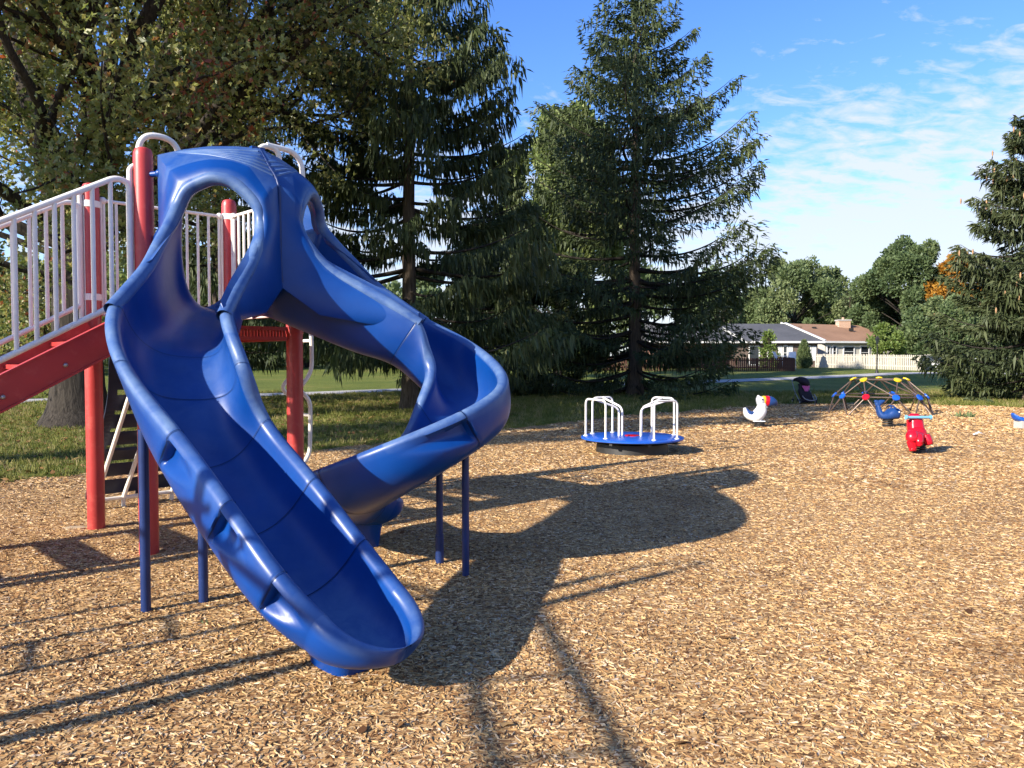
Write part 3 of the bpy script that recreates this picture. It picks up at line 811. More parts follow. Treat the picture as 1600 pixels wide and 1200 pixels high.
def make_slide():
    hb_v, hb_q, hb_t, off = [], [], [], 0
    grids = []
    for sg in (-1, 1):
        v, q, t, A_ = hood_half(sg)
        grids.append((sg, A_))
        hb_v.append(v); hb_q += [tuple(a + off for a in f) for f in q]; hb_t.append(t); off += len(v)
    me = np_mesh('slide_hood', np.concatenate(hb_v), quads=hb_q, mat=M['plastic'], col=np.concatenate(hb_t), smooth=True)
    me.set_sharp_from_angle(angle=R(38))
    hood = link('slide_hood', me, play); hood['label'] = 'ribbed blue hood with two arched openings'
    md = hood.modifiers.new('thick', 'SOLIDIFY'); md.thickness = 0.018; md.offset = 0
    # rolled rim round each opening
    for sg in (-1, 1):
        P = [ST(*p, sg) - V(0, 0, .040 * min(1, max(0, (2.6 - p[2]) / .3))) for p in [A_OUT] + HOOD_L]
        P = cat_rom(P, 8)
        b = MB().tube(P, 0.047, 12)
        v = np.concatenate(b.v)
        m2 = np_mesh('opening_rim', v, quads=[f for f in b.f if len(f) == 4], mat=M['plastic'], col=np.full(len(v), .8), smooth=True)
        link('opening_rim', m2, hood)
    # stepped ribs fanning over the crown, from the ridge towards the outer corner
    for sg, A_ in grids:
        for j in range(6):
            P = []
            for i in range(36, 73):
                row = A_[i]; sx = row[:, 0]
                zj = 2.925 + j * .043; tgt = zj + (3.135 - zj) * np.clip(sx / .50, 0, 1) ** 1.0
                df = row[:, 2] - tgt
                for k in range(12, len(row) - 1):
                    if df[k] <= 0 < df[k + 1]:
                        w = df[k] / (df[k] - df[k + 1]); P.append(row[k] * (1 - w) + row[k + 1] * w); break
            if len(P) < 5: continue
            P = np.array(P)
            for _ in range(4): P[1:-1] = (P[:-2] + 2 * P[1:-1] + P[2:]) / 4
            W_ = np.array([ST(*p, sg) for p in P]) + V(0, 0, .004)
            b = MB().tube(W_, np.interp(np.linspace(0, 1, len(W_)), [0, .12, 1], [.004, .012, .013]), 8)
            v = np.concatenate(b.v)
            link('rib', np_mesh('rib', v, quads=[f for f in b.f if len(f) == 4], mat=M['plastic'], col=np.full(len(v), .75), smooth=True), hood)
    # seam cap, brackets
    b = MB(); seam = [ST(0, .647, 3.18), ST(0, .78, 3.035), ST(0, .93, 2.865), ST(0, .952, 2.6), ST(0, .957, 2.35), ST(0, .975, 2.12)]
    b.tube(cat_rom(seam, 6), 0.010, 8); b.build('seam_flange', M['navy'], hood)
    b = MB().box(ST(0, .60, 3.15), (.11, .05, .10), PI / 4); b.build('bracket', M['plastic'], hood)
    b = MB().tube([P2 + V(0, 0, 2.98), ST(-.57, .13, 2.98)], .022, 10); b.blob(ST(-.57, .14, 2.98), (.035, .035, .035)); b.build('bracket', M['plastic'], hood)
    b = MB().tube([P4 + V(0, 0, 2.98), ST(.57, .13, 2.98)], .022, 10); b.build('bracket', M['plastic'], hood)

    up_o = [(.52, .26, 2.62), (.60, .543, 2.66), (.68, .61, 2.53), (.953, .861, 2.18), A_OUT]
    up_i = [(.05, .50, 2.12), (.15, .945, 2.52), (.32, 1.131, 2.26), (.605, 1.467, 2.015), A_IN]
    up_f = [(.32, .02, 1.98), (.36, .25, 1.96), (.47, .52, 1.87), (.70, .92, 1.66)]
    # --- near chute
    o = [ST(*p, -1) for p in up_o] + [at(185, 562, 4.45), at(280, 672, 4.05), at(360, 781, 3.65), at(442, 895, 3.42), at(505, 962, 3.36)]
    i = [ST(*p, -1) for p in up_i] + [at(378, 565, 4.55), at(418, 655, 4.65), at(494, 745, 4.30), at(571, 844, 4.05), at(626, 915, 3.80)]
    d = [ST(*p, -1) for p in up_f] + [0.40, 0.37, None, None, 0.31, 0.25]
    me, seams = chute_mesh(o, i, d, [4, 5, 6, 7, 8], at(640, 1008, 3.44), 0.075, [(6.02, 1), (7.02, 1), (8.02, 1)], [.7, .8, .9, .95, 1, .85, .45, .3, .3, .5, .5])
    ch = link('slide_chute', me, play); ch['label'] = 'near blue slide chute curving down to its exit lip in front'
    for sm in seams: link('joint_seam', sm, ch)
    b = MB(); c = V(-.85, 3.86, 0); h = nrm(V(.7, -.7, 0)); s_ = V(h[1], -h[0], 0)
    prof = []
    for z, a, w in ((0.0, .16, .13), (.05, .17, .135), (.16, .185, .15), (.26, .19, .155)):
        ring = []
        for kk in range(20):
            t = 2 * PI * kk / 20
            x = math.copysign(abs(math.cos(t)) ** .5, math.cos(t)) * a; y = math.copysign(abs(math.sin(t)) ** .5, math.sin(t)) * w
            ring.append(c + h * x + s_ * y + V(0, 0, z - .02 - max(0, x + .08) * (.42 if z > .2 else .22 if z > .1 else 0)))
        prof.append(ring)
    b.add(np.array(prof).reshape(-1, 3), [(r * 20 + j, r * 20 + (j + 1) % 20, (r + 1) * 20 + (j + 1) % 20, (r + 1) * 20 + j) for r in range(3) for j in range(20)] + [tuple(range(60, 80))])
    b.build('foot', M['plastic'], ch)
    for x, y, z in ((-2.24, 4.66, 1.12), (-1.96, 4.84, 1.12)):
        MB().tube([(x, y, -.05), (x, y, z)], .030, 14).build('support_leg', M['navy'], ch)
    # --- far chute
    o = [ST(*p, 1) for p in up_o] + [at(737, 533, 6.35), at(791, 590, 5.52), at(722, 642, 5.03), at(594, 695, 4.95), at(503, 731, 5.2), V(-1.60, 5.72, .66), V(-1.66, 6.28, .55), V(-1.36, 6.70, .44)]
    i = [ST(*p, 1) for p in up_i] + [at(669, 540, 5.83), at(672, 580, 5.76), at(650, 630, 5.65), V(-.80, 5.62, .99), V(-.98, 5.78, .80), V(-1.02, 5.95, .66), V(-1.02, 6.10, .54), V(-.95, 6.24, .43)]
    d = [ST(*p, 1) for p in up_f] + [0.40, 0.38, 0.37, None, None, None, None, 0.3, 0.25]
    me, seams = chute_mesh(o, i, d, [4, 7, 9, 11], V(-1.02, 6.56, .33), 0.075, [(7.02, 1)], [.5, .6, .7, .7, .8, .9, 1, .9, .3, .2, .2, .2, .2, .2], per=32)
    ch2 = link('slide_chute', me, play); ch2['label'] = 'far blue slide chute spiralling round and under the near one'
    for sm in seams: link('joint_seam', sm, ch2)
    b = MB(); c2 = V(-1.27, 6.30, 0); hh = nrm(V(.8, .5, 0)); ss = V(hh[1], -hh[0], 0); prof = []
    for z, a, w in ((0.0, .15, .13), (.06, .16, .14), (.2, .18, .15), (.27, .19, .16)):
        for kk in range(20):
            t = 2 * PI * kk / 20
            x = math.copysign(abs(math.cos(t)) ** .5, math.cos(t)) * a; y = math.copysign(abs(math.sin(t)) ** .5, math.sin(t)) * w
            prof.append(c2 + hh * x + ss * y + V(0, 0, z - .02))
    b.add(np.array(prof), [(r * 20 + j, r * 20 + (j + 1) % 20, (r + 1) * 20 + (j + 1) % 20, (r + 1) * 20 + j) for r in range(3) for j in range(20)] + [tuple(range(60, 80))])
    b.build('foot', M['plastic'], ch2)
    for x, y, z in ((-.33, 5.43, 1.0), (-.547, 5.77, 1.0)):
        g = MB().tube([(x, y, -.05), (x, y, z)], .026, 14)
        if y > 5.6: g.tube([(x, y, -.04), (x, y, .22)], .032, 14)
        g.build('support_leg', M['navy'], ch2)
make_slide()

def make_tower():
    for p, h in ((P1, 3.12), (P2, 3.19), (P3, 3.16), (P4, 3.10)):
        r = .073
        prof = [(r * 1.0, -.1), (r, h - .07), (r * .96, h - .04), (r * .8, h - .012), (r * .45, h), (0.002, h + .003)]
        MB().lathe(prof, p, 28, caps=False).build('post', M['red'], play)
    # deck: perforated red plate with a rim, holes as real openings along the visible edge band
    c = ST(0, -SIDE / 2, 0)
    g = MB(); g.box(c + V(0, 0, DECK_Z - .012), (SIDE - .1, SIDE - .1, .02), PI / 4)
    dk = g.build('deck', M['red'], play)
    for a, b_ in ((P2, P4), (P4, P3), (P3, P1), (P1, P2)):
        d = nrm(b_ - a); a2, b2 = a + d * .075 + V(0, 0, DECK_Z), b_ - d * .075 + V(0, 0, DECK_Z)
        # edge channel as a lattice: top flange, bottom flange, uprights between the slots
        L = np.linalg.norm(b2 - a2); g = MB()
        g.bar(a2 + V(0, 0, -.015), b2 + V(0, 0, -.015), .035, .03); g.bar(a2 + V(0, 0, -.105), b2 + V(0, 0, -.105), .035, .03)
        for k in range(int(L / .03) + 1):
            p = a2 + d * (k * .03); g.bar(p + V(0, 0, -.09), p + V(0, 0, -.03), .030, .012, up=d)
        g.build('edge_channel', M['red'], dk)
    # guard panels on the two back edges
    for a, b_ in ((P1, P3), (P3, P4)):
        d = nrm(b_ - a)
        g = MB()
        for p in (a + d * .10, b_ - d * .10): g.blob(p + V(0, 0, 2.98), (.034, .034, .034), 10, 6)
        g.tube([a + d * .08 + V(0, 0, 1.95), b_ - d * .08 + V(0, 0, 1.95), b_ - d * .08 + V(0, 0, 2.98), a + d * .08 + V(0, 0, 2.98)], .021, 10, closed=True)
        pn = g.build('guard_panel', M['white'], play)
        n = 11
        for k in range(n):
            p = a + (b_ - a) * ((k + 1) / (n + 1))
            MB().tube([p + V(0, 0, 1.95), p + V(0, 0, 2.98)], .0135, 8).build('baluster', M['white'], pn)
    # grab hoops over the slide entrance
    g = MB(); a = P2 + V(0.0, 0.02, 3.12)
    pts = [P2 + ES * .02 + V(0, 0, 2.2) - ET * .10, P2 - ET * .10 + V(0, 0, 3.33), P2 + ES * .32 - ET * .10 + V(0, 0, 3.33), P2 + ES * .32 - ET * .10 + V(0, 0, 2.95)]
    g.tube(fillet(pts, .2, 10), .024, 10); g.build('grab_hoop', M['white'], play)
    g = MB()
    pts = [P4 - ES * .30 - ET * .06 + V(0, 0, 2.9), P4 - ES * .30 - ET * .06 + V(0, 0, 3.42), P4 - ES * .10 - ET * .06 + V(0, 0, 3.42), P4 - ES * .10 - ET * .06 + V(0, 0, 3.2)]
    g.tube(fillet(pts, .14, 8), .024, 10)
    pts = [P4 - ES * .22 - ET * .06 + V(0, 0, 3.43), P4 + ES * .12 - ET * .06 + V(0, 0, 3.42), P4 + ES * .17 - ET * .06 + V(0, 0, 2.4)]
    g.tube(fillet(pts, .18, 8), .024, 10); g.build('grab_hoop', M['white'], play)

    # ---- stairs on the edge post1 - post2, going out to the left
    OUT = -ES; slope = .56
    def spt(base, w, z): return base + OUT * w + V(0, 0, z)
    g = MB()
    inset = nrm(P1 - P2)
    for base, off in ((P2, .10), (P1, -.10)):
        q0 = base + inset * off
        a, b_ = spt(q0, .05, DECK_Z - .02), spt(q0, 3.30, DECK_Z - .02 - 3.25 * slope)
        up = nrm(np.cross(np.cross(b_ - a, V(0, 0, 1)), b_ - a))
        g.bar(a, b_, .045, .235)
        for sx in (.5, -.5):                                   # rolled flanges
            g.bar(a + up * .112 * (1 if sx > 0 else -1), b_ + up * .112 * (1 if sx > 0 else -1), .075, .014)
    sf = g.build('stair_stringer', M['red'], play)
    nst = 9
    for k in range(nst):
        w = .24 + k * .335; z = DECK_Z - .06 - k * .335 * slope - .10
        a, b_ = spt(P2 + inset * .13, w, z), spt(P1 - inset * .13, w, z)
        MB().bar(a, b_, .28, .035).build('tread', M['red'], sf)
    for k, base in enumerate((P2, P1)):
        off = inset * (.02 if k == 0 else -.02)
        b0 = base + off
        top0, low0 = 2.93, 2.055
        w_end = 3.0
        zt = lambda w: top0 - max(0, w - .18) * slope
        zl = lambda w: 2.08 - w * slope
        pts = [spt(b0, .10, zl(.10) + .0), spt(b0, .10, top0 - .02), spt(b0, .20, top0), spt(b0, w_end, zt(w_end)), spt(b0, w_end + .12, zt(w_end) - .5), spt(b0, w_end, zl(w_end)), spt(b0, .10, zl(.10))]
        g = MB().tube(fillet(pts, .06, 5), .0225, 12)
        hr = g.build('handrail', M['white'], play)
        w = .235
        while w < w_end - .05:
            MB().tube([spt(b0, w, zl(w)), spt(b0, w, zt(w))], .0165, 10).build('baluster', M['white'], hr)
            w += .127
        # flat double post panel where rail meets tower
        g = MB()
        for dd in (.0, .045):
            g.tube(fillet([spt(b0, .095 - dd, 1.85), spt(b0, .095 - dd, 3.02), spt(b0, .05 - dd, 3.05)], .03, 4), .021, 10)
        g.build('entry_panel', M['white'], hr)

    # ---- slotted climbing plate on the edge post1 - post3
    o1 = -ET; mid = (P1 + P3) / 2 + ES * .10; lat = ES * .95
    W, n_r = 1.06, 9
    path = cat_rom([mid + o1 * a + V(0, 0, z) for a, z in ((.05, 1.80), (.25, 1.55), (.33, 1.15), (.62, .72), (.92, .35), (1.05, .10))], 10)
    arc = np.concatenate([[0], np.cumsum(np.linalg.norm(np.diff(path, axis=0), axis=1))])
    def pat(u): return np.array([np.interp(u, arc, path[:, i]) for i in range(3)])
    g = MB()
    tot = arc[-1]; pitch = tot / n_r
    strips = [-.53, -.05, .05, .53]
    cl = None
    for c0, c1 in ((-.05, .05), (-.56, -.47), (.47, .56)):
        g = MB()
        for k in range(40):
            a, b_ = pat(tot * k / 40), pat(tot * (k + 1) / 40)
            g.add([a + lat * c0, a + lat * c1, b_ + lat * c1, b_ + lat * c0, a + lat * c0 + V(0, 0, .03), a + lat * c1 + V(0, 0, .03), b_ + lat * c1 + V(0, 0, .03), b_ + lat * c0 + V(0, 0, .03)], [(0, 1, 2, 3), (7, 6, 5, 4), (0, 4, 5, 1), (3, 2, 6, 7), (1, 5, 6, 2), (0, 3, 7, 4)])
        if cl is None: cl = g.build('climbing_plate', M['navy_plate'], play)
        else: g.build('side_strip', M['navy_plate'], cl)
    for k in range(n_r):
        u0, u1 = (k + .18) * pitch, (k + .82) * pitch
        a, b_ = pat(u0), pat(u1)
        for c0, c1 in ((-.48, -.04), (.04, .48)):
            MB().add([a + lat * c0, a + lat * c1, b_ + lat * c1, b_ + lat * c0, a + lat * c0 + V(0, 0, .028), a + lat * c1 + V(0, 0, .028), b_ + lat * c1 + V(0, 0, .028), b_ + lat * c0 + V(0, 0, .028)], [(0, 1, 2, 3), (7, 6, 5, 4), (0, 4, 5, 1), (3, 2, 6, 7), (1, 5, 6, 2), (0, 3, 7, 4)]).build('rung', M['navy_plate'], cl)
    s0, s1 = mid + o1 * .33 + V(0, 0, 1.20), mid + o1 * .98 + V(0, 0, .10)
    g = MB(); dv = -ET * .05 * -1
    for c_ in (-.50, -.22, .30):
        g.tube([s0 + lat * (c_ + .12) + ET * .10, s1 + lat * c_ + ET * .06, s1 + lat * c_ + ET * .06 - V(0, 0, .16)], .021, 10)
    g.tube([s1 - lat * .52 + ET * .06, s1 + lat * .52 + ET * .06], .021, 10)
    g.build('support_frame', M['white'], cl)

    # ---- white wave ladder on the edge post3 - post4
    m2 = ST(SIDE / 2, -SIDE * .38, 0); oo = ES; la = ET
    g = MB(); rails = []
    for c_ in (-.17, .17):
        pts = [m2 + oo * a + la * c_ + V(0, 0, z) for a, z in ((.06, 2.02), (.34, 1.98), (.36, 1.75), (.36, 1.42), (.24, 1.28), (.24, 1.24), (.34, 1.14), (.34, .95), (.33, .62), (.22, .50), (.22, .46), (.34, .36), (.36, .12), (.36, -.05))]
        rl = fillet(pts, .12, 5); g.tube(rl, .020, 10)
    wl = g.build('wave_ladder', M['white'], play)
    for z, a in ((1.72, .355), (1.0, .335), (.40, .34)):
        MB().tube([m2 + oo * a - la * .17 + V(0, 0, z), m2 + oo * a + la * .17 + V(0, 0, z)], .016, 8).build('rung', M['white'], wl)
    for p_, z in ((P1, 2.93), (P1, 2.10), (P2, 2.10), (P3, 2.98), (P3, 1.95), (P1, 1.80), (P2, 1.80), (P3, 1.80), (P4, 1.80)):
        MB().lathe([(.0745, z - .03), (.0785, z - .027), (.0785, z + .027), (.0745, z + .03)], p_, 28, caps=False).build('clamp', M['red'] if z < 1.9 else M['white'], play)
    for w in (.55, .95, 1.4):
        q0 = P2 + inset * .10 + OUT * w + V(0, 0, DECK_Z - .02 - (w - .05) * slope - .03) - inset * .03
        MB().blob(q0, (.018, .018, .018), 8, 6).build('bolt', M['steel'], play)
    # pale concrete showing at one post footing
    MB().blob(P1 + V(-.22, .03, .0), (.13, .08, .012), 14, 6).build('footing', paint('sandy footing', (.42, .33, .21), .9, .2, .2, 9), play)
make_tower()

# overhead ladder standing left of the frame: it throws the foreground shadows
def make_overhead_ladder():
    root = empty('overhead_ladder', (-4.2, .6, 0))
    tag(root, 'white overhead ladder climber whose shadow falls across the front of the mulch', 'climber')
    d = nrm(V(.16, -.98, 0)); p = V(d[1], -d[0], 0) * -1; c = V(-3.62, 2.0, 0)
    for k, sgn in enumerate((-.25, .25)):
        for e in (0, 2.3):
            b = c + p * sgn + d * e
            MB().tube([b + V(0, 0, -.1), b + V(0, 0, 2.75 if e == 0 else 2.2)], .045, 12).build('post', M['red'], root)
        MB().tube([c + p * sgn + V(0, 0, 2.15), c + p * sgn + d * 2.3 + V(0, 0, 2.15)], .03, 10).build('beam', M['white'], root)
    for k in range(3):
        a = c + d * (.3 + k * .74) + V(0, 0, 2.15)
        MB().tube([a - p * .25, a + p * .25], .018, 8).build('rung', M['white'], root)
    q1, q2, q3 = V(-4.05, 2.50, 0), V(-4.25, 2.88, 0), V(-4.55, 3.15, 0)
    for b in (q1, q2): MB().tube(fillet([b + V(0, 0, -.1), b + V(0, 0, 2.0), c + V(0, 0, 2.15)], .2, 5), .024, 10).build('ladder_rail', M['white'], root)
    MB().tube([q3 + V(0, 0, -.1), q3 + V(0, 0, 1.9)], .020, 10).build('grab_bar', M['white'], root)
    MB().tube([q3 + V(0, 0, 1.85), q2 + V(0, 0, 1.75)], .020, 10).build('grab_bar', M['white'], root)
    for k in range(5): MB().tube([q1 + V(0, 0, .35 + .33 * k), q2 + V(0, 0, .35 + .33 * k)], .016, 8).build('rung', M['white'], root)
    for e in (0.0,):
        MB().tube(fillet([c - p * .25 + V(0, 0, 2.7), c - p * .25 + V(0, 0, 3.0), c + p * .25 + V(0, 0, 3.0), c + p * .25 + V(0, 0, 2.7)], .2, 6), .022, 10).build('grab_hoop', M['white'], root)
make_overhead_ladder()

# ================================================================== TREES
def rot_to(d):
    d = nrm(d); r = np.cross(d, V(0, 0, 1)); r = nrm(r) if np.linalg.norm(r) > 1e-3 else V(1, 0, 0)
    return r, d, np.cross(r, d)

def strands(P, D, L, W, rg, tint, droop=0.0):
    """kite shaped strands: base points P, directions D (unit), lengths, widths -> verts, quads, tint"""
    n = len(P); D = D / (np.linalg.norm(D, axis=1, keepdims=True) + 1e-9)
    rnd = rg.normal(size=(n, 3)); S = np.cross(D, rnd); S /= (np.linalg.norm(S, axis=1, keepdims=True) + 1e-9)
    v = np.empty((n, 4, 3)); L, W = L[:, None], W[:, None]
    v[:, 0] = P; v[:, 1] = P + D * L * .4 + S * W; v[:, 2] = P + D * L; v[:, 2, 2] -= droop * L[:, 0]; v[:, 3] = P + D * L * .4 - S * W
    q = np.arange(n * 4).reshape(n, 4)
    return v.reshape(-1, 3), q, np.repeat(tint, 4)

def spruce_parts(h, rad, rg, hang=1.0, first=1.2, dens=1.0, skirt=1.0, open_=0.0, trunk_r=.23, whorl=.42, tip_up=.25, prof=.8, bare=.10):
    """returns trunk MB, branch MB, foliage arrays, cone arrays"""
    tr = MB()
    zz = np.linspace(-.1, h, 26)
    wob = np.cumsum(rg.normal(0, .012, (26, 2)), axis=0)
    path = np.stack([wob[:, 0], wob[:, 1], zz], 1)
    tr.tube(path, np.maximum(trunk_r * (1 - zz / h) ** .8 * (1 + .5 * np.exp(-np.maximum(zz, 0) * 3)), .015), 10)
    br = MB(); FP, FD, FL, FW, FT = [], [], [], [], []
    CP = []
    z = first
    while z < h - .25:
        f = 1 - (z - first * .4) / (h - first * .4)
        Rm = rad * (f ** prof) * (1 - (1 - skirt) * min(1, max(0, (f - .62) / .3))) + .12
        nb = int(rg.randint(4, 7)) if z < h * .85 else 4
        a0 = rg.uniform(0, 6.28)
        for k in range(nb):
            if rg.rand() < open_: continue
            az = a0 + 6.283 * k / nb + rg.normal(0, .25); Lb = Rm * rg.uniform(.62, 1.04)
            d = V(math.cos(az), math.sin(az), 0); s = V(-d[1], d[0], 0)
            zb = z + rg.normal(0, .12)
            m = max(4, int(Lb / .35) + 2); u = np.linspace(0, 1, m)
            rise = (.38 * (1 - f) + .0) * Lb
            sag = (.18 + .22 * f) * Lb
            pz = zb + rise * u - sag * u * 1.0 + (sag * .55 + tip_up * .3 * Lb) * u ** 2.4
            bx = path[min(25, int(zb / h * 25))]
            pts = np.outer(u * Lb, d) + bx[None, :] * V(1, 1, 0) + np.stack([0 * u, 0 * u, pz], 1) + np.outer(np.sin(u * 3) * rg.normal(0, .08) * Lb, s)
            br.tube(pts, np.linspace(.018 + .012 * Lb, .006, m), 4, caps=False)
            # foliage along the branch
            n = int(max(8, 100 * dens * Lb))
            t = rg.uniform(.05 + bare * min(1, f * 1.2), 1.0, n) ** .9
            base = np.stack([np.interp(t, u, pts[:, i]) for i in range(3)], 1)
            side = rg.choice([-1, 1], n) * rg.uniform(0, 1, n) ** .8
            spread = Lb * (.04 + .20 * np.sin(np.clip(t, 0, 1) * PI * .86)) + .05
            base = base + np.outer(side * spread, s) + np.outer(np.abs(side) * spread * .55, d)
            base[:, 2] -= np.abs(side) * spread * .28
            # hanging strands and flat tips
            hg = rg.rand(n) < .62 * hang
            D = np.outer(np.full(n, .75), d) + np.outer(side * 1.0, s) + rg.normal(0, .3, (n, 3)); D[:, 2] -= .25
            D[hg] = V(0, 0, -1) + rg.normal(0, .22, (hg.sum(), 3)) + d * .15
            Lf = rg.uniform(.12, .30, n); Lf[hg] *= rg.uniform(.8, 1.9, hg.sum()) * (0.55 + .6 * min(1, Lb / 2.5))
            FP.append(base); FD.append(D); FL.append(Lf); FW.append(rg.uniform(.020, .046, n)); 
            FT.append(np.clip(rg.normal(.36, .15, n) + .28 * (t - .5) + rg.normal(0, .08), 0, 1))
            CP.append(pts[-1] + V(0, 0, -.05)); CP.append(pts[-2])
        z += whorl * (.75 + .5 * f) * rg.uniform(.8, 1.2)
    n = 160
    t = rg.rand(n) ** .7
    FP.append(np.stack([path[-1, 0] + rg.normal(0, .05, n), path[-1, 1] + rg.normal(0, .05, n), h - t * .9], 1)); FD.append(rg.normal(0, 1, (n, 3)) + V(0, 0, .3)); FL.append(.12 + .25 * t); FW.append(np.full(n, .03)); FT.append(np.full(n, .45))
    return tr, br, (np.concatenate(FP), np.concatenate(FD), np.concatenate(FL), np.concatenate(FW), np.concatenate(FT)), np.array(CP)

def make_spruce(name, base, h, rad, seed, label, mat='spruce', group=None, cones=0, **kw):
    rg = np.random.RandomState(seed)
    tr, br, (P, D, L, W, T), CP = spruce_parts(h, rad, rg, **kw)
    root = empty(name, base); tag(root, label, 'spruce tree', group)
    off = np.asarray(base, float)
    for b in (tr, br): b.v = [x + off for x in b.v]
    t = tr.build('trunk', M['bark2'], root)
    br.build('branches', M['bark'], root, smooth=True, sharp=0)['kind'] = 'stuff'
    v, q, tt = strands(P, D, L, W, rg, T, .1)
    c = link('crown', np_mesh('crown', v + off, quads=q, mat=M[mat], col=tt), root); c['kind'] = 'stuff'
    if cones:
        cb = MB()
        up = CP[CP[:, 2] > h * .3]
        for p in up[rg.choice(len(up), min(cones, len(up)), replace=False)]:
            q_ = p + off + rg.normal(0, .15, 3)
            cb.tube([q_, q_ - V(0, 0, .07), q_ - V(0, 0, .15), q_ - V(0, 0, .2)], [.015, .032, .028, .008], 5)
        cb.build('cones', M['cone'], root)['kind'] = 'stuff'
    return root

g1 = 'tall dark spruces behind the playground'
make_spruce('spruce_tree', on(640, 23.0), 17.5, 5.4, 11, 'sparse drooping spruce with a bare lower trunk, right behind the slide', group=g1, hang=1.25, first=2.2, dens=1.6, open_=.12, trunk_r=.25, whorl=.56, prof=.60, tip_up=.65, bare=.20)
make_spruce('spruce_tree', on(992, 31.5), 16.3, 8.2, 23, 'full dense spruce standing alone behind the merry-go-round', group=g1, hang=.38, first=.45, dens=1.35, open_=.08, trunk_r=.30, whorl=.44, prof=.68, tip_up=.8, skirt=.64)
make_spruce('spruce_tree', on(345, 27.0), 17.0, 5.0, 31, 'dark spruce half hidden behind the oak and slide hood', group=g1, hang=1.1, first=2.0, dens=1.1, open_=.06, trunk_r=.26, whorl=.58, prof=.65)
make_spruce('spruce_tree', on(790, 33.5), 9.5, 4.6, 37, 'shorter spruce filling the gap between the two tall ones', group=g1, hang=1.1, first=.8, dens=1.7, trunk_r=.2, whorl=.45, prof=.7)
make_spruce('spruce_tree', on(1610, 27.5), 10.6, 3.7, 41, 'sunlit spruce with tan cones at the right edge', mat='blue_spruce', hang=.35, first=.35, dens=1.9, trunk_r=.2, whorl=.36, prof=.66, tip_up=.7, cones=190)

def grow(b, p, d, length, r, depth, rg, ends, up=.12, spread=.7, split=(2, 4), shrink=.68, seg=5):
    pts = [p]; dd = d.copy(); rs = [r]
    for k in range(seg):
        dd = nrm(dd + rg.normal(0, .14, 3) + V(0, 0, up * .3))
        pts.append(pts[-1] + dd * length / seg); rs.append(r * (1 - .45 * (k + 1) / seg))
    b.tube(cat_rom(pts, 2), np.interp(np.linspace(0, 1, seg * 2 + 1), np.linspace(0, 1, seg + 1), rs), 7 if r > .05 else 4, caps=False)
    if depth <= 1: ends.append((pts[-1], dd)); ends.append((pts[seg // 2], dd))
    if depth == 0: return
    n = rg.randint(*split)
    for k in range(n + (1 if depth > 2 else 1)):
        t = rg.uniform(.35, 1.0) if k else 1.0
        q = pts[min(seg, int(t * seg))]
        ax = rg.normal(0, 1, 3); ax = nrm(ax - dd * np.dot(ax, dd))
        nd = nrm(dd + ax * rg.uniform(.4, 1.0) * spread + V(0, 0, up))
        grow(b, np.asarray(q), nd, length * shrink * rg.uniform(.8, 1.15), r * rg.uniform(.45, .62), depth - 1, rg, ends, up, spread, split, shrink, seg)

def leaves(ends, rg, per, spread, size, lobed, tint_mu, tint_sd, droop=.2):
    C = np.array([e[0] for e in ends]); n = len(C) * per
    base = np.repeat(C, per, 0) + rg.normal(0, spread, (n, 3))
    cl = np.repeat(rg.normal(0, tint_sd, len(C)), per)
    tint = np.clip(tint_mu + cl + rg.normal(0, tint_sd * .8, n), 0, 1)
    D = rg.normal(0, 1, (n, 3)); D[:, 2] -= droop
    L = rg.uniform(.7, 1.3, n) * size
    v, q, t = strands(base, D, L, L * .26, rg, tint)
    if lobed:
        D1 = D / np.linalg.norm(D, axis=1, keepdims=True); S = np.cross(D1, rg.normal(size=(n, 3))); S /= np.linalg.norm(S, axis=1, keepdims=True)
        out = [(v, q, t)]
        for sg in (-1, 1):
            a = strands(base + D1 * (L * .25)[:, None], D1 * .55 + S * sg, L * .62, L * .16, rg, tint)
            out.append(a)
        vs, qs, ts, k = [], [], [], 0
        for a, b_, c in out: vs.append(a); qs.append(b_ + k); ts.append(c); k += len(a)
        return np.concatenate(vs), np.concatenate(qs), np.concatenate(ts)
    return v, q, t

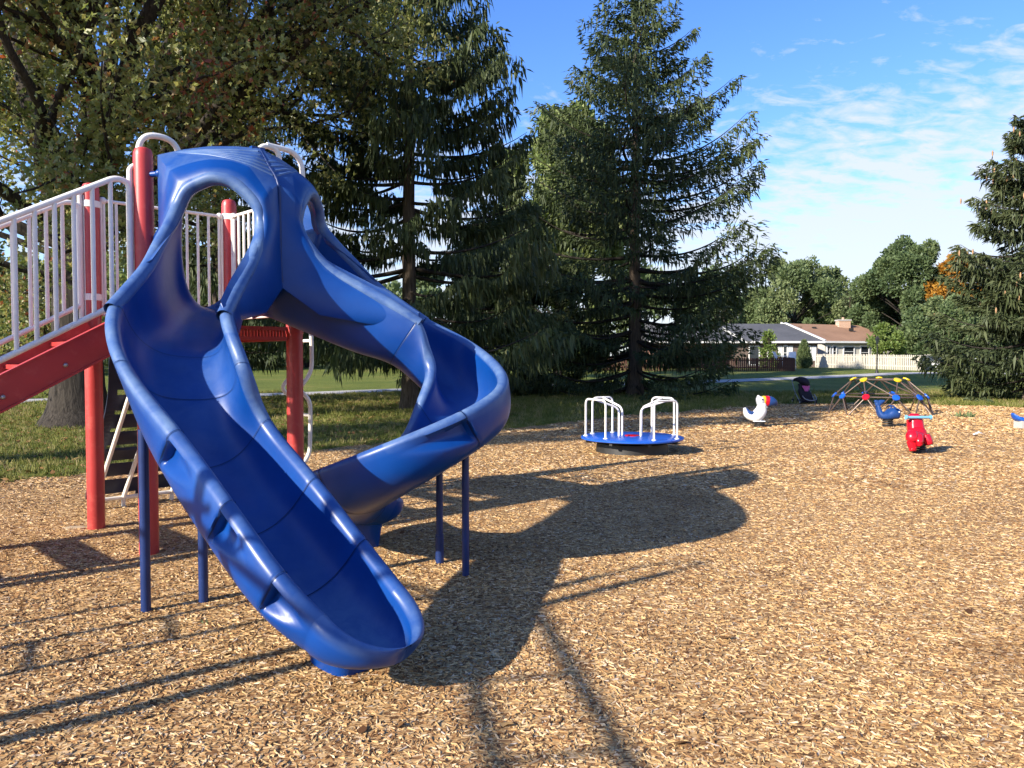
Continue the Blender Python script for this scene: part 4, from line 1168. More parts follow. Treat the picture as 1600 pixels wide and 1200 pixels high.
def make_oak():
    rg = np.random.RandomState(5)
    base = on(122, 17.7); root = empty('oak_tree', base)
    tag(root, 'large oak with thick forked trunk and browning olive leaves above the stairs', 'oak tree')
    b = MB(); p0 = np.asarray(base)
    # flared trunk
    zz = np.array([-.1, .15, .4, .9, 1.8, 3.0, 4.2]); rr = np.array([.95, .80, .66, .56, .52, .49, .46])
    tp = np.stack([p0[0] + .02 * zz * 0, p0[1] + zz * 0, p0[2] + zz], 1)
    b.tube(cat_rom(tp, 4), np.interp(np.linspace(0, 1, 25), np.linspace(0, 1, 7), rr), 18, caps=False)
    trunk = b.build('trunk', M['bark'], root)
    lb, ends = MB(), []
    top = tp[-1]
    limbs = [((-.30, -.1, 1.0), 6.0, .36), ((.55, -.25, .85), 5.2, .27), ((.10, .5, 1.0), 5.6, .28), ((.75, .1, .42), 4.6, .17), ((-.9, -.25, .40), 4.0, .17), ((.30, -.75, .55), 4.4, .18), ((-.55, .6, .5), 4.2, .16), ((.85, -.45, .75), 5.6, .22), ((.6, .4, .9), 5.2, .2), ((-.35, -.75, .7), 4.2, .17)]
    for d, L, r in limbs:
        d = nrm(V(*d)); grow(lb, top - V(0, 0, rg.uniform(0, .5)), d, L, r, 3, rg, ends, up=.10, spread=.85, split=(2, 4), shrink=.66)
    for z, d in ((3.4, (-.9, -.4, .12)), (3.7, (.8, -.5, .12)), (3.2, (-.6, .6, .05)), (3.9, (-1, -.1, .2))):
        grow(lb, tp[0] * V(1, 1, 0) + V(0, 0, z), nrm(V(*d)), 3.3, .09, 2, rg, ends, up=-.02, spread=.7, split=(2, 4))
    lb.build('branches', M['bark'], root, sharp=0)['kind'] = 'stuff'
    E_ = [e for e in ends]
    v, q, t = leaves([e for e in E_ if rg.rand() < (.92 if e[0][0] / e[0][1] > -.72 and e[0][2] < 12 else .15)], rg, 72, .38, .135, True, .54, .16)
    c = link('crown', np_mesh('crown', v, quads=q, mat=M['oak_leaf'], col=t), root); c['kind'] = 'stuff'
    print('oak ends', len(ends), 'quads', len(q))
    return root
make_oak()

def make_tree(name, base, h, rad, seed, label, mat, clump=.45, dens=1.0, trunk_r=.25, group=None, shape=1.0, crown_base=.25, cat='tree', tint=.5, leaf=.30):
    """broadleaf tree: tapered trunk with limbs, leaf clumps through an uneven crown"""
    rg = np.random.RandomState(seed); root = empty(name, base); tag(root, label, cat, group); off = np.asarray(base, float)
    b = MB(); zz = np.linspace(-.1, h * .75, 8)
    b.tube(np.stack([off[0] + 0 * zz, off[1] + 0 * zz, off[2] + zz], 1), np.linspace(trunk_r, trunk_r * .25, 8), 8, caps=False)
    b.build('trunk', M['bark'], root)
    # lobes
    nl = int(46 * dens) + 10; C, S = [], []
    for k in range(nl):
        f = rg.uniform(0, 1) ** .9; z = h * (crown_base + (1 - crown_base) * f)
        w = rad * (math.sin(PI * min(1, (.18 + .82 * f) ** shape)) ** .55 + .05)
        a = rg.uniform(0, 6.28); r = w * rg.uniform(.35, 1.0) ** .6
        C.append((r * math.cos(a), r * math.sin(a), min(z, h * .97))); S.append(rad * rg.uniform(.11, .25))
    C, S = np.array(C), np.array(S)
    lb = MB()
    for c in C[::2]:
        s0 = V(0, 0, max(h * .15, c[2] * .6)); mid = (s0 + c) / 2 + V(0, 0, .1)
        lb.tube(np.array([s0, mid, c]) + off, [trunk_r * .35, trunk_r * .2, .02], 4, caps=False)
    lb.build('branches', M['bark'], root, sharp=0)['kind'] = 'stuff'
    per = int(300 * dens * (rad / 3) ** 1.2 * (.3 / leaf) ** 1.2)
    n = nl * per
    u = rg.normal(0, 1, (n, 3)); u /= np.linalg.norm(u, axis=1, keepdims=True)
    rr = rg.uniform(.25, 1, n) ** .45
    P = np.repeat(C, per, 0) + u * (rr * np.repeat(S, per))[:, None] * V(.85, .85, 1.15)
    # subclumps
    P += rg.normal(0, clump * .15, (n, 3))
    tn = np.clip(tint + np.repeat(rg.normal(0, .13, nl), per) + rg.normal(0, .15, n), 0, 1)
    L = rg.uniform(.7, 1.3, n) * leaf
    D = u + rg.normal(0, .7, (n, 3)); D[:, 2] += .45
    v, q, t = strands(P, D, L, L * .30, rg, tn)
    c = link('crown', np_mesh('crown', v + off, quads=q, mat=M[mat], col=t), root); c['kind'] = 'stuff'
    return root

gb = 'trees beyond the houses'
def up_to(u, v, Y):      # height above ground of a pixel at depth Y
    p = at(u, v, Y); return p[2] - float(gz(p[0], Y))
make_tree('broadleaf_tree', on(1240, 92), up_to(1240, 416, 92), 5.6, 51, 'mid green tree behind the grey roofed brick house', 'green_leaf', group=gb, leaf=.34, tint=.6, dens=1.0)
make_tree('broadleaf_tree', on(1292, 96), up_to(1292, 424, 96), 3.6, 52, 'upright green tree behind the white rake of the roofs', 'green_leaf', group=gb, leaf=.34, tint=.6, dens=.9)
make_tree('broadleaf_tree', on(1418, 78), up_to(1418, 386, 78), 5.3, 54, 'biggest rounded tree behind the orange brown roof', 'green_leaf', group=gb, leaf=.30, tint=.38, dens=1.4, crown_base=.08)
make_tree('broadleaf_tree', on(1372, 84), up_to(1372, 440, 84), 3.4, 55, 'green tree at the left flank of the biggest rounded one', 'green_leaf', group=gb, leaf=.30, tint=.5, dens=.9, crown_base=.1)
make_tree('broadleaf_tree', on(1494, 74), up_to(1494, 400, 74), 2.6, 56, 'orange autumn tree next to the coned spruce', 'orange_leaf', group=gb, leaf=.32, dens=.9, crown_base=.3)
make_tree('broadleaf_tree', on(1480, 66), up_to(1480, 470, 66), 3.4, 57, 'low dull green tree by the end of the white fence', 'green_leaf', group=gb, leaf=.28, tint=.4, dens=1.0, crown_base=.05)
make_spruce('spruce_tree', on(1328, 84), up_to(1328, 446, 84), 2.6, 58, 'small bluish conifer above the brick chimney', mat='blue_spruce', hang=.2, first=.4, dens=.5, whorl=.45, trunk_r=.15)
make_tree('broadleaf_tree', on(1383, 60), up_to(1383, 510, 60), 1.25, 59, 'small bright green tree in front of the cream house', 'lime_leaf', leaf=.22, dens=.7, crown_base=.35, trunk_r=.06)
make_tree('willow_tree', on(872, 43), up_to(872, 180, 43), 4.6, 60, 'pale green feathery tree showing behind the big spruces', 'pale_leaf', leaf=.30, dens=1.3, crown_base=.12, tint=.55)
gl = 'trees across the path on the left'
for k, (u, Y, v, r, mt, lab) in enumerate(((-60, 48, 380, 4.5, 'green_leaf', 'green tree beyond the path at the far left edge'), (60, 60, 420, 4.5, 'green_leaf', 'green tree seen through the stair railing'), (250, 56, 400, 5.0, 'pale_leaf', 'pale green tree seen beneath the oak between slide and railing'), (480, 64, 430, 5.0, 'green_leaf', 'green tree far behind the white wave ladder'), (690, 60, 430, 4.5, 'green_leaf', 'green tree beyond the path behind the slide bend'), (1010, 74, 440, 6, 'green_leaf', 'green tree far behind the lone full spruce'),
        (370, 72, 450, 5.5, 'green_leaf', 'green tree far behind the slide hood'), (585, 78, 460, 5.5, 'green_leaf', 'green tree far off between slide bend and drooping spruce'), (820, 72, 470, 5.5, 'green_leaf', 'green tree far off between the two tall spruces'), (1130, 96, 430, 6, 'green_leaf', 'green tree above the left end of the grey roof'), (1560, 72, 440, 5, 'green_leaf', 'green tree behind the coned spruce'), (1650, 70, 420, 5, 'green_leaf', 'green tree past the right edge behind the coned spruce'), (-200, 60, 400, 6, 'green_leaf', 'green tree past the left edge beyond the path'), (160, 82, 440, 6, 'green_leaf', 'green tree behind the pale house'),
        (1180, 118, 462, 7, 'green_leaf', 'far green tree low behind the grey roof ridge'), (1270, 122, 468, 8, 'green_leaf', 'far green tree filling the gap above the orange roof'), (1350, 120, 462, 8, 'green_leaf', 'far green tree low behind the brick chimney'), (1450, 116, 455, 8, 'green_leaf', 'far green tree behind the orange autumn tree'))):
    make_tree('broadleaf_tree', on(u, Y), up_to(u, v, Y), r, 70 + k, lab, mt, group=gl, leaf=.40, dens=.8, crown_base=.08, tint=.5)

# shade trees standing left of the frame, whose crowns dapple the far mulch and lawn
def shade_trees():
    gs = 'tall trees left of the view'
    make_tree('shade_tree', (-16.6, 4.9, 0), 18.5, 3.1, 81, 'tall tree left of the view shading the toucan rider', 'green_leaf', group=gs, leaf=.34, dens=.85, crown_base=.40, trunk_r=.3)
shade_trees()

# ================================================================== HOUSES AND FENCES
def wall_box(name, a, b, depth, z0, z1, mat, parent):
    """wall block from a to b (front face), going back by depth"""
    a, b = V(a[0], a[1], 0), V(b[0], b[1], 0); d = nrm(b - a); bk = V(-d[1], d[0], 0) * depth
    return MB().prism([a, b, b + bk, a + bk], V(0, 0, z0), V(0, 0, z1)).build(name, mat, parent, smooth=False)
def window_on(a, b, f0, f1, z0, z1, parent, shutters=False, bars=1, name='window'):
    a, b = V(a[0], a[1], 0), V(b[0], b[1], 0); d = nrm(b - a); L = np.linalg.norm(b - a); out = V(d[1], -d[0], 0)
    p, q = a + d * f0 * L, a + d * f1 * L
    fr = MB()
    for s, e in ((p + V(0, 0, z0), q + V(0, 0, z0)), (p + V(0, 0, z1), q + V(0, 0, z1)), (p + V(0, 0, z0), p + V(0, 0, z1)), (q + V(0, 0, z0), q + V(0, 0, z1))):
        fr.bar(s + out * .03, e + out * .03, .09, .09, up=out)
    w = fr.build(name, M['trim'], parent, smooth=False)
    MB().prism([p + V(0, 0, z0), q + V(0, 0, z0), q + V(0, 0, z1), p + V(0, 0, z1)], out * .005, out * .02).build('pane', M['glass'], w, smooth=False)
    for k in range(bars):
        z = z0 + (z1 - z0) * (k + 1) / (bars + 1)
        MB().bar(p + V(0, 0, z) + out * .03, q + V(0, 0, z) + out * .03, .05, .05, up=out).build('glazing_bar', M['trim'], w, smooth=False)
    if shutters:
        for s, sg in ((p, -1), (q, 1)):
            c = s + d * sg * .28
            MB().prism([c - d * .2 + V(0, 0, z0), c + d * .2 + V(0, 0, z0), c + d * .2 + V(0, 0, z1), c - d * .2 + V(0, 0, z1)], out * .004, out * .05).build('shutter', M['trim'], w, smooth=False)
    return w
def slab(pts, th, mat, name, parent):
    return MB().prism(pts, V(0, 0, 0), V(0, 0, th)).build(name, mat, parent, smooth=False)

def brick_house():
    Y = 66.0; g = float(gz(20, Y)) - .1
    x0, x1 = (1148 - 800) / FPX * Y, (1277 - 800) / FPX * Y
    root = empty('brick_house', ((x0 + x1) / 2, Y, g)); tag(root, 'brown brick bungalow with grey shingle roof behind the brown picket fence', 'house')
    ez, rz = 3.02, 4.72
    wall_box('wall', (x0, Y), (x1, Y), 9, g, ez - .06, M['brown_brick'], root)
    xl = x0 - 7
    wall_box('wing_wall', (xl, Y + 2.5), (x0 - .01, Y + 2.5), 6.5, g, ez - .06, M['red_brick'], root)
    oh = .45
    A, B, C, D = V(xl - oh, Y - oh, ez), V(x1 + oh, Y - oh, ez), V(x1 + oh, Y + 9 + oh, ez), V(xl - oh, Y + 9 + oh, ez)
    r0, r1 = V(xl + .2, Y + 4.5, rz), V((1226 - 800) / FPX * (Y + 4.5), Y + 4.5, rz)
    MB().add([A, B, C, D, r0, r1], [(0, 1, 5, 4), (1, 2, 5), (2, 3, 4, 5), (3, 0, 4), (3, 2, 1, 0)]).build('roof', M['grey_roof'], root, smooth=False)
    MB().bar(A + V(0, -.03, -.08), B + V(0, -.03, -.08), .05, .17).build('fascia', M['trim'], root, smooth=False)
    MB().bar(B + V(.02, 0, .06), r1 + V(.02, 0, .06), .22, .10).build('rake_board', M['trim'], root, smooth=False)
    f = lambda u: ((u - 800) / FPX * Y - x0) / (x1 - x0)
    window_on((x0, Y), (x1, Y), f(1223), f(1229.5), 1.42, 2.62, root, True)
    window_on((x0, Y), (x1, Y), f(1261), f(1266), 1.35, 2.60, root, True)
    dr = window_on((x0, Y), (x1, Y), f(1170), f(1186), g + .3, 2.6, root, False, 0, 'patio_door')
    window_on((x0, Y), (x1, Y), f(1199), f(1206), g + .2, 2.6, root, False, 0, 'door')
    # white gable rake further left
    MB().bar(V((1128 - 800) / FPX * (Y - .6), Y - .6, 4.1), V((1160 - 800) / FPX * (Y - .6), Y - .6, 3.1), .08, .2).build('rake_board', M['trim'], root, smooth=False)
brick_house()

def cream_house():
    g = float(gz(30, 71)) - .1
    a, b = V(29.0, 71.4, 0), V(36.5, 73.4, 0)
    root = empty('cream_house', (32.5, 73, g)); tag(root, 'cream house with orange brown shingle roof behind the white picket fence', 'house')
    wall_box('wall', a[:2], b[:2], 8.5, g, 3.1, M['siding'], root)
    e0, e1, r0, r1 = V(28.55, 70.9, 3.16), V(37.0, 73.1, 3.16), V(26.9, 77.0, 5.06), V(35.6, 79.3, 4.95)
    b0, b1 = V(25.3, 83, 3.16), V(34.0, 85.3, 3.16)
    MB().add([e0, e1, r1, r0, b0, b1], [(0, 1, 2, 3), (3, 2, 5, 4), (0, 3, 4), (1, 5, 2), (0, 4, 5, 1)]).build('roof', M['brown_roof'], root, smooth=False)
    MB().bar(e0 + V(-.05, -.03, .0), r0 + V(-.05, -.03, .0), .10, .24).build('rake_board', M['trim'], root, smooth=False)
    MB().bar(e0 + V(0, -.05, -.09), e1 + V(0, -.05, -.09), .06, .18).build('fascia', M['trim'], root, smooth=False)
    c = at(1317, 520, 78.0)
    ch = MB().box(V(c[0], 78.0, 4.62), (1.15, .9, 1.5)).build('chimney', M['tan_brick'], root, smooth=False)
    MB().box(V(c[0], 78.0, 5.40), (1.3, 1.05, .12)).build('chimney_cap', M['concrete'], ch, smooth=False)
    MB().lathe([(.14, 5.46), (.14, 5.66), (.10, 5.70)], (c[0], 78.0, 0), 10).build('flue', M['tan_brick'], ch)
    for f0, f1, z0, z1, nm in ((.03, .07, 1.3, 2.7, 'window'), (.11, .16, 1.2, 2.7, 'window'), (.26, .41, 1.25, 2.65, 'window'), (.50, .62, .9, 2.7, 'patio_door'), (.70, .84, 1.2, 2.7, 'window')):
        window_on(a, b, f0, f1, z0, z1, root, False, 2, nm)
    # garden shed gable to the right
    sa, sb = V(37.4, 75.5, 0), V(39.2, 75.5, 0)
    wall_box('side_wall', sa[:2], sb[:2], 4, g, 2.6, M['siding'], root)
    MB().add([V(37.2, 75.2, 2.6), V(39.5, 75.2, 2.6), V(38.35, 75.2, 3.45), V(37.2, 79.7, 2.6), V(39.5, 79.7, 2.6), V(38.35, 79.7, 3.45)], [(0, 1, 2), (3, 5, 4), (0, 2, 5, 3), (1, 4, 5, 2), (0, 3, 4, 1)]).build('side_roof', M['brown_roof'], root, smooth=False)
    # roof vents
    for u, v in ((1249, 513), (1272, 513), (1330, 515)):
        p = at(u, v, 76.0); MB().box(p, (.35, .3, .3)).build('roof_vent', M['dark_iron'], root, smooth=False)
cream_house()

def left_house():
    Y = 74.0; g = float(gz(-40, Y)) - .1
    x0, x1 = (90 - 800) / FPX * Y, (222 - 800) / FPX * Y
    root = empty('far_house', ((x0 + x1) / 2, Y, g)); tag(root, 'pale house glimpsed through the white stair railing', 'house')
    wall_box('wall', (x0, Y), (x1, Y), 8, g, 3.6, M['siding'], root)
    MB().add([V(x0 - .4, Y - .4, 3.6), V(x1 + .4, Y - .4, 3.6), V(x1 + .4, Y + 8.4, 3.6), V(x0 - .4, Y + 8.4, 3.6), V(x0 - .4, Y + 4, 5.6), V(x1 + .4, Y + 4, 5.6)], [(0, 1, 5, 4), (2, 3, 4, 5), (1, 2, 5), (3, 0, 4), (0, 3, 2, 1)]).build('roof', M['grey_roof'], root, smooth=False)
    window_on((x0, Y), (x1, Y), .55, .68, 1.6, 2.9, root)
    window_on((x0, Y), (x1, Y), .25, .38, 1.6, 2.9, root)
left_house()

def fence(name, runs, h, w, gap, mat, label, point=.06, rails=(.25, .8)):
    p0 = runs[0][0]; root = empty(name, (p0[0], p0[1], float(gz(*p0)))); tag(root, label, 'fence')
    me = None
    for (a, b) in runs:
        a, b = V(*a, 0), V(*b, 0); d = nrm(b - a); L = np.linalg.norm(b - a); nrm_ = V(d[1], -d[0], 0); n = int(L / (w + gap))
        ang = math.atan2(d[1], d[0])
        pk = MB().prism([V(-w / 2, 0, 0), V(w / 2, 0, 0), V(w / 2, 0, h - point), V(w * .18, 0, h), V(-w * .18, 0, h), V(-w / 2, 0, h - point)], V(0, -.012, 0), V(0, .012, 0)).mesh('picket', M[mat], smooth=False)
        for f in rails:
            r = MB(); m = max(2, int(L / 2.4))
            pts = [a + d * L * k / m for k in range(m + 1)]
            pts = [p * V(1, 1, 0) + V(0, 0, float(gz(p[0], p[1])) + h * f) - nrm_ * .035 for p in pts]
            for k in range(m): r.bar(pts[k], pts[k + 1], .04, .09)
            r.build('rail', M[mat], root, smooth=False)
        for k in range(n):
            p = a + d * (k + .5) * (w + gap)
            o = link('picket', pk); o.location = (p[0], p[1], float(gz(p[0], p[1])) - .02); o.rotation_euler = (random.uniform(-.015, .015), random.uniform(-.012, .012), ang)
            o.scale = (1, 1, random.uniform(.985, 1.015)); attach(o, root)
        for k in range(max(2, int(L / 2.4)) + 1):
            p = a + d * L * k / max(2, int(L / 2.4))
            MB().box(V(p[0], p[1], float(gz(p[0], p[1])) + h / 2 - .05) - nrm_ * .11, (.09, .09, h + .02), ang).build('fence_post', M[mat], root, smooth=False)
fence('white_fence', [((25.4, 64.5), (29.75, 56.2)), ((29.85, 56.3), (34.6, 62.0))], 1.16, .10, .052, 'picket', 'weathered white picket fence in front of the cream house')
fence('brown_fence', [((4.7, 56.5), (20.2, 55.0)), ((20.2, 55.1), (21.3, 63.0))], .98, .10, .035, 'brown_picket', 'low brown picket fence in front of the brick house')

def lamp_post():
    b = gnd(1370, 583); x, y, z = b; H = up_to(1370, 527, y)
    root = empty('lamp_post', b); tag(root, 'black garden lamp post with small lantern beside the path', 'lamp post')
    MB().lathe([(.11, -.05), (.11, .12), (.06, .18), (.045, .5), (.038, H - .55), (.05, H - .5)], b, 12).build('pole', M['dark_iron'], root)
    ln = MB().lathe([(.07, H - .48), (.14, H - .12), (.14, H - .10)], b, 6).build('lantern', M['glass'], root, smooth=False)
    MB().lathe([(.18, H - .10), (.10, H), (.02, H + .10)], b, 6).build('lantern_cap', M['dark_iron'], ln, smooth=False)
lamp_post()

def small_bits():
    b = gnd(1462, 578); y = b[1]
    root = empty('utility_box', b); tag(root, 'white utility pedestal on the lawn by the white fence', 'utility box')
    h = up_to(1462, 566, y)
    MB().box(b + V(0, 0, h / 2), (.42, .34, h)).build('cabinet', M['trim'], root, smooth=False)
    MB().box(b + V(0, 0, h + .03), (.48, .40, .07)).build('lid', M['trim'], root, smooth=False)
    b = gnd(1441, 577)
    o = MB().prism([b + V(-.07, 0, 0), b + V(.07, 0, 0), b + V(.20, 0, .52), b + V(.08, 0, .55)], V(0, -.02, 0), V(0, .02, 0)).build('marker_stake', M['trim'], None, smooth=False)
    tag(o, 'small leaning white marker stake near the utility pedestal', 'marker')
    # conical evergreen shrub
    bs = on(1255.5, 62.0); h = up_to(1255.5, 534, 62.0); rg = np.random.RandomState(3)
    root = empty('conical_shrub', bs); tag(root, 'narrow cone shaped evergreen shrub against the brick house', 'shrub')
    n = 5200; z = rg.rand(n) ** 1.2 * h; a = rg.uniform(0, 6.28, n); r = (.56 * np.minimum(1, (z / h) * 5 + .5) * (1 - (z / h) ** 1.8)) * rg.uniform(.75, 1.05, n)
    P = np.stack([r * np.cos(a), r * np.sin(a), z], 1) + bs; D = np.stack([np.cos(a) * .5, np.sin(a) * .5, np.full(n, .9)], 1) + rg.normal(0, .3, (n, 3))
    v, q, t = strands(P, D, rg.uniform(.15, .32, n), rg.uniform(.04, .09, n), rg, np.clip(rg.normal(.55, .2, n), 0, 1))
    link('crown', np_mesh('crown', v, quads=q, mat=M['green_leaf'], col=t), root)['kind'] = 'stuff'
    MB().tube([bs, bs + V(0, 0, h * .8)], [.08, .02], 6).build('trunk', M['bark'], root)
    bs = on(1201, 61.0); h = up_to(1201, 520, 61.0)
    make_tree('garden_shrub', bs, h, .75, 91, 'slim bright green shrub by the brick house door', 'lime_leaf', leaf=.20, dens=.5, crown_base=.05, trunk_r=.05, cat='shrub')
    # white patio chairs
    for u, lab, rz in ((1219, 'white patio chair turned sideways by the brown fence end', .9), (1236, 'tilted white patio chair nearest the fence corner', -.5)):
        p = on(u, 59.0); root = empty('patio_chair', p); tag(root, lab, 'chair', 'patio chairs')
        c, s = math.cos(rz), math.sin(rz)
        def T(x, y, z): return p + V(x * c - y * s, x * s + y * c, z + .35)
        MB().prism([T(-.28, -.28, .42), T(.28, -.28, .42), T(.28, .28, .40), T(-.28, .28, .40)], V(0, 0, 0), V(0, 0, .04)).build('seat', M['trim'], root, smooth=False)
        MB().prism([T(-.30, .26, .42), T(.30, .26, .42), T(.26, .48, 1.0), T(-.26, .48, 1.0)], V(0, 0, 0), T(0, .04, 0) - T(0, 0, 0)).build('backrest', M['trim'], root, smooth=False)
        for x, y in ((-.26, -.26), (.26, -.26), (-.26, .28), (.26, .28)):
            MB().tube([T(x, y, .42), T(x * 1.1, y * 1.1, -.36)], .025, 6).build('leg', M['trim'], root)
        for x in (-.3, .3): MB().tube([T(x, -.26, .40), T(x, -.28, .66), T(x, .34, .68)], .025, 6).build('armrest', M['trim'], root)
    # weeds and litter in the mulch
    for k, (u, v, hh, lab) in enumerate(((1506, 652, .22, 'small green weed growing in the far mulch right of the dome'), (325, 977, .055, 'tiny green seedling in the mulch beside the slide legs'), (655, 700, .14, 'small weed sprouting in the mulch beyond the slide bend'))):
        b = gnd(u, v); rg = np.random.RandomState(20 + k); n = 40 if k != 1 else 7
        P = np.tile(b, (n, 1)) + rg.normal(0, hh * .5, (n, 3)) * V(1, 1, 0); D = rg.normal(0, .5, (n, 3)) + V(0, 0, .8)
        vv, q, t = strands(P, D, rg.uniform(.4, 1.0, n) * hh, rg.uniform(.08, .16, n) * hh, rg, np.clip(rg.normal(.6, .2, n), 0, 1))
        tag(link('weed', np_mesh('weed', vv, quads=q, mat=M['green_leaf'], col=t)), lab, 'weed')
    b = gnd(1529, 681); g = MB(); rg = np.random.RandomState(4)
    g.add([b + V(-.12, -.03, .02), b + V(-.02, -.06, .07), b + V(.11, -.02, .03), b + V(.06, .08, .06), b + V(-.08, .07, .03), b + V(0, 0, .09)], [(0, 1, 5), (1, 2, 5), (2, 3, 5), (3, 4, 5), (4, 0, 5)])
    tag(g.build('litter', M['litter'], None, smooth=False), 'crumpled white paper scrap lying on the right mulch', 'litter')
small_bits()

# ================================================================== MERRY-GO-ROUND
def merry():
    D0 = 12.75; c = np.array([(988 - 800) / FPX * D0, D0, 0.0]); Rd = 0.845; z = .255
    root = empty('merry_go_round', c); tag(root, 'round blue merry-go-round platform with white tube handrails', 'merry-go-round')
    pl = MB().lathe([(.05, z - .03), (Rd - .03, z - .045), (Rd, z - .03), (Rd, z - .008), (Rd - .015, z), (.35, z + .006), (.05, z + .012)], c, 64).build('platform', M['blue_paint'], root, sharp=30)
    for k in range(8):
        a = 2 * PI * k / 8 + .2
        MB().bar(c + V(.16 * math.cos(a), .16 * math.sin(a), z - .075), c + V((Rd - .05) * math.cos(a), (Rd - .05) * math.sin(a), z - .06), .05, .05).build('support_arm', M['dark_iron'], root)
    MB().lathe([(.12, z + .012), (.12, z + .022), (.10, z + .026), (.01, z + .027)], c, 24).build('hub_cap', M['rider_red'], pl)
    MB().lathe([(.60, -.02), (.58, z - .10), (.40, z - .08)], c, 40).build('base', M['dark_iron'], root)
    H = .62
    def hoop(p, q, r=None):
        P, Q = c + V(p[0] * Rd, p[1] * Rd, 0), c + V(q[0] * Rd, q[1] * Rd, 0)
        g = MB().tube(fillet([P + V(0, 0, z), P + V(0, 0, z + H), Q + V(0, 0, z + H), Q + V(0, 0, z)], .10, 7), .0175, 10)
        h = g.build('handrail', M['white'], root)
        for b in (P, Q): MB().lathe([(.04, z - .002), (.04, z + .012), (.02, z + .016)], b, 10).build('flange', M['white'], h)
        if r is not None:
            m, I = (P + Q) / 2, c + V(r[0] * Rd, r[1] * Rd, 0)
            MB().tube(fillet([m + V(0, 0, z + H), I + V(0, 0, z + H * .76), I + V(0, 0, z)], .10, 7), .0175, 10).build('handrail_brace', M['white'], h)
    hoop((-.90, .10), (-.58, -.50), (-.26, -.02))
    hoop((-.72, .56), (-.28, .80), (-.17, .16))
    hoop((.29, -.78), (.78, -.50), (.16, -.08))
    hoop((.52, .72), (.89, .30), (.21, .14))
merry()

# ================================================================== SPRING RIDERS
def coil(c, z0, z1, r, turns, wr, parent, squash=1.0):
    t = np.linspace(0, 1, int(turns * 16)); P = np.stack([c[0] + r * np.cos(t * turns * 6.283), c[1] + r * np.sin(t * turns * 6.283), z0 + (z1 - z0) * t], 1)
    MB().tube(P, wr, 8).build('spring', M['dark_iron'], parent)
    MB().lathe([(r * 1.05, z1 - .01), (r * 1.05, z1 + .015)], (c[0], c[1], 0), 16).build('top_plate', M['steel'], parent)
    MB().lathe([(r * 1.3, -.01), (r * 1.3, z0 + .01), (r * .9, z0 + .03)], (c[0], c[1], 0), 16).build('base_plate', M['dark_iron'], parent)

def loft(b, pts, rads, n=16, power=.9):
    """soft body along pts with (side, up) radii; rounded ends"""
    P, Rr = cat_rom(pts, 5), cat_rom(np.array(rads, float), 5)
    T = np.gradient(P, axis=0); rings = []
    ang = np.linspace(0, 2 * PI, n, endpoint=False)
    cx, sx = np.sign(np.cos(ang)) * np.abs(np.cos(ang)) ** power, np.sign(np.sin(ang)) * np.abs(np.sin(ang)) ** power
    for i in range(len(P)):
        t = nrm(T[i]); s = np.cross(t, V(0, 0, 1)); s = nrm(s) if np.linalg.norm(s) > .15 else V(0, 1, 0); 
        if i and np.dot(s, prev) < 0: s = -s
        prev = s; u = np.cross(s, t)
        rings.append(P[i] + np.outer(cx * max(Rr[i][0], .003), s) + np.outer(sx * max(Rr[i][1], .003), u))
    m = len(rings)
    f = [(i * n + j, i * n + (j + 1) % n, (i + 1) * n + (j + 1) % n, (i + 1) * n + j) for i in range(m - 1) for j in range(n)]
    f += [tuple(range(n))[::-1], tuple((m - 1) * n + j for j in range(n))]
    return b.add(np.concatenate(rings), f)

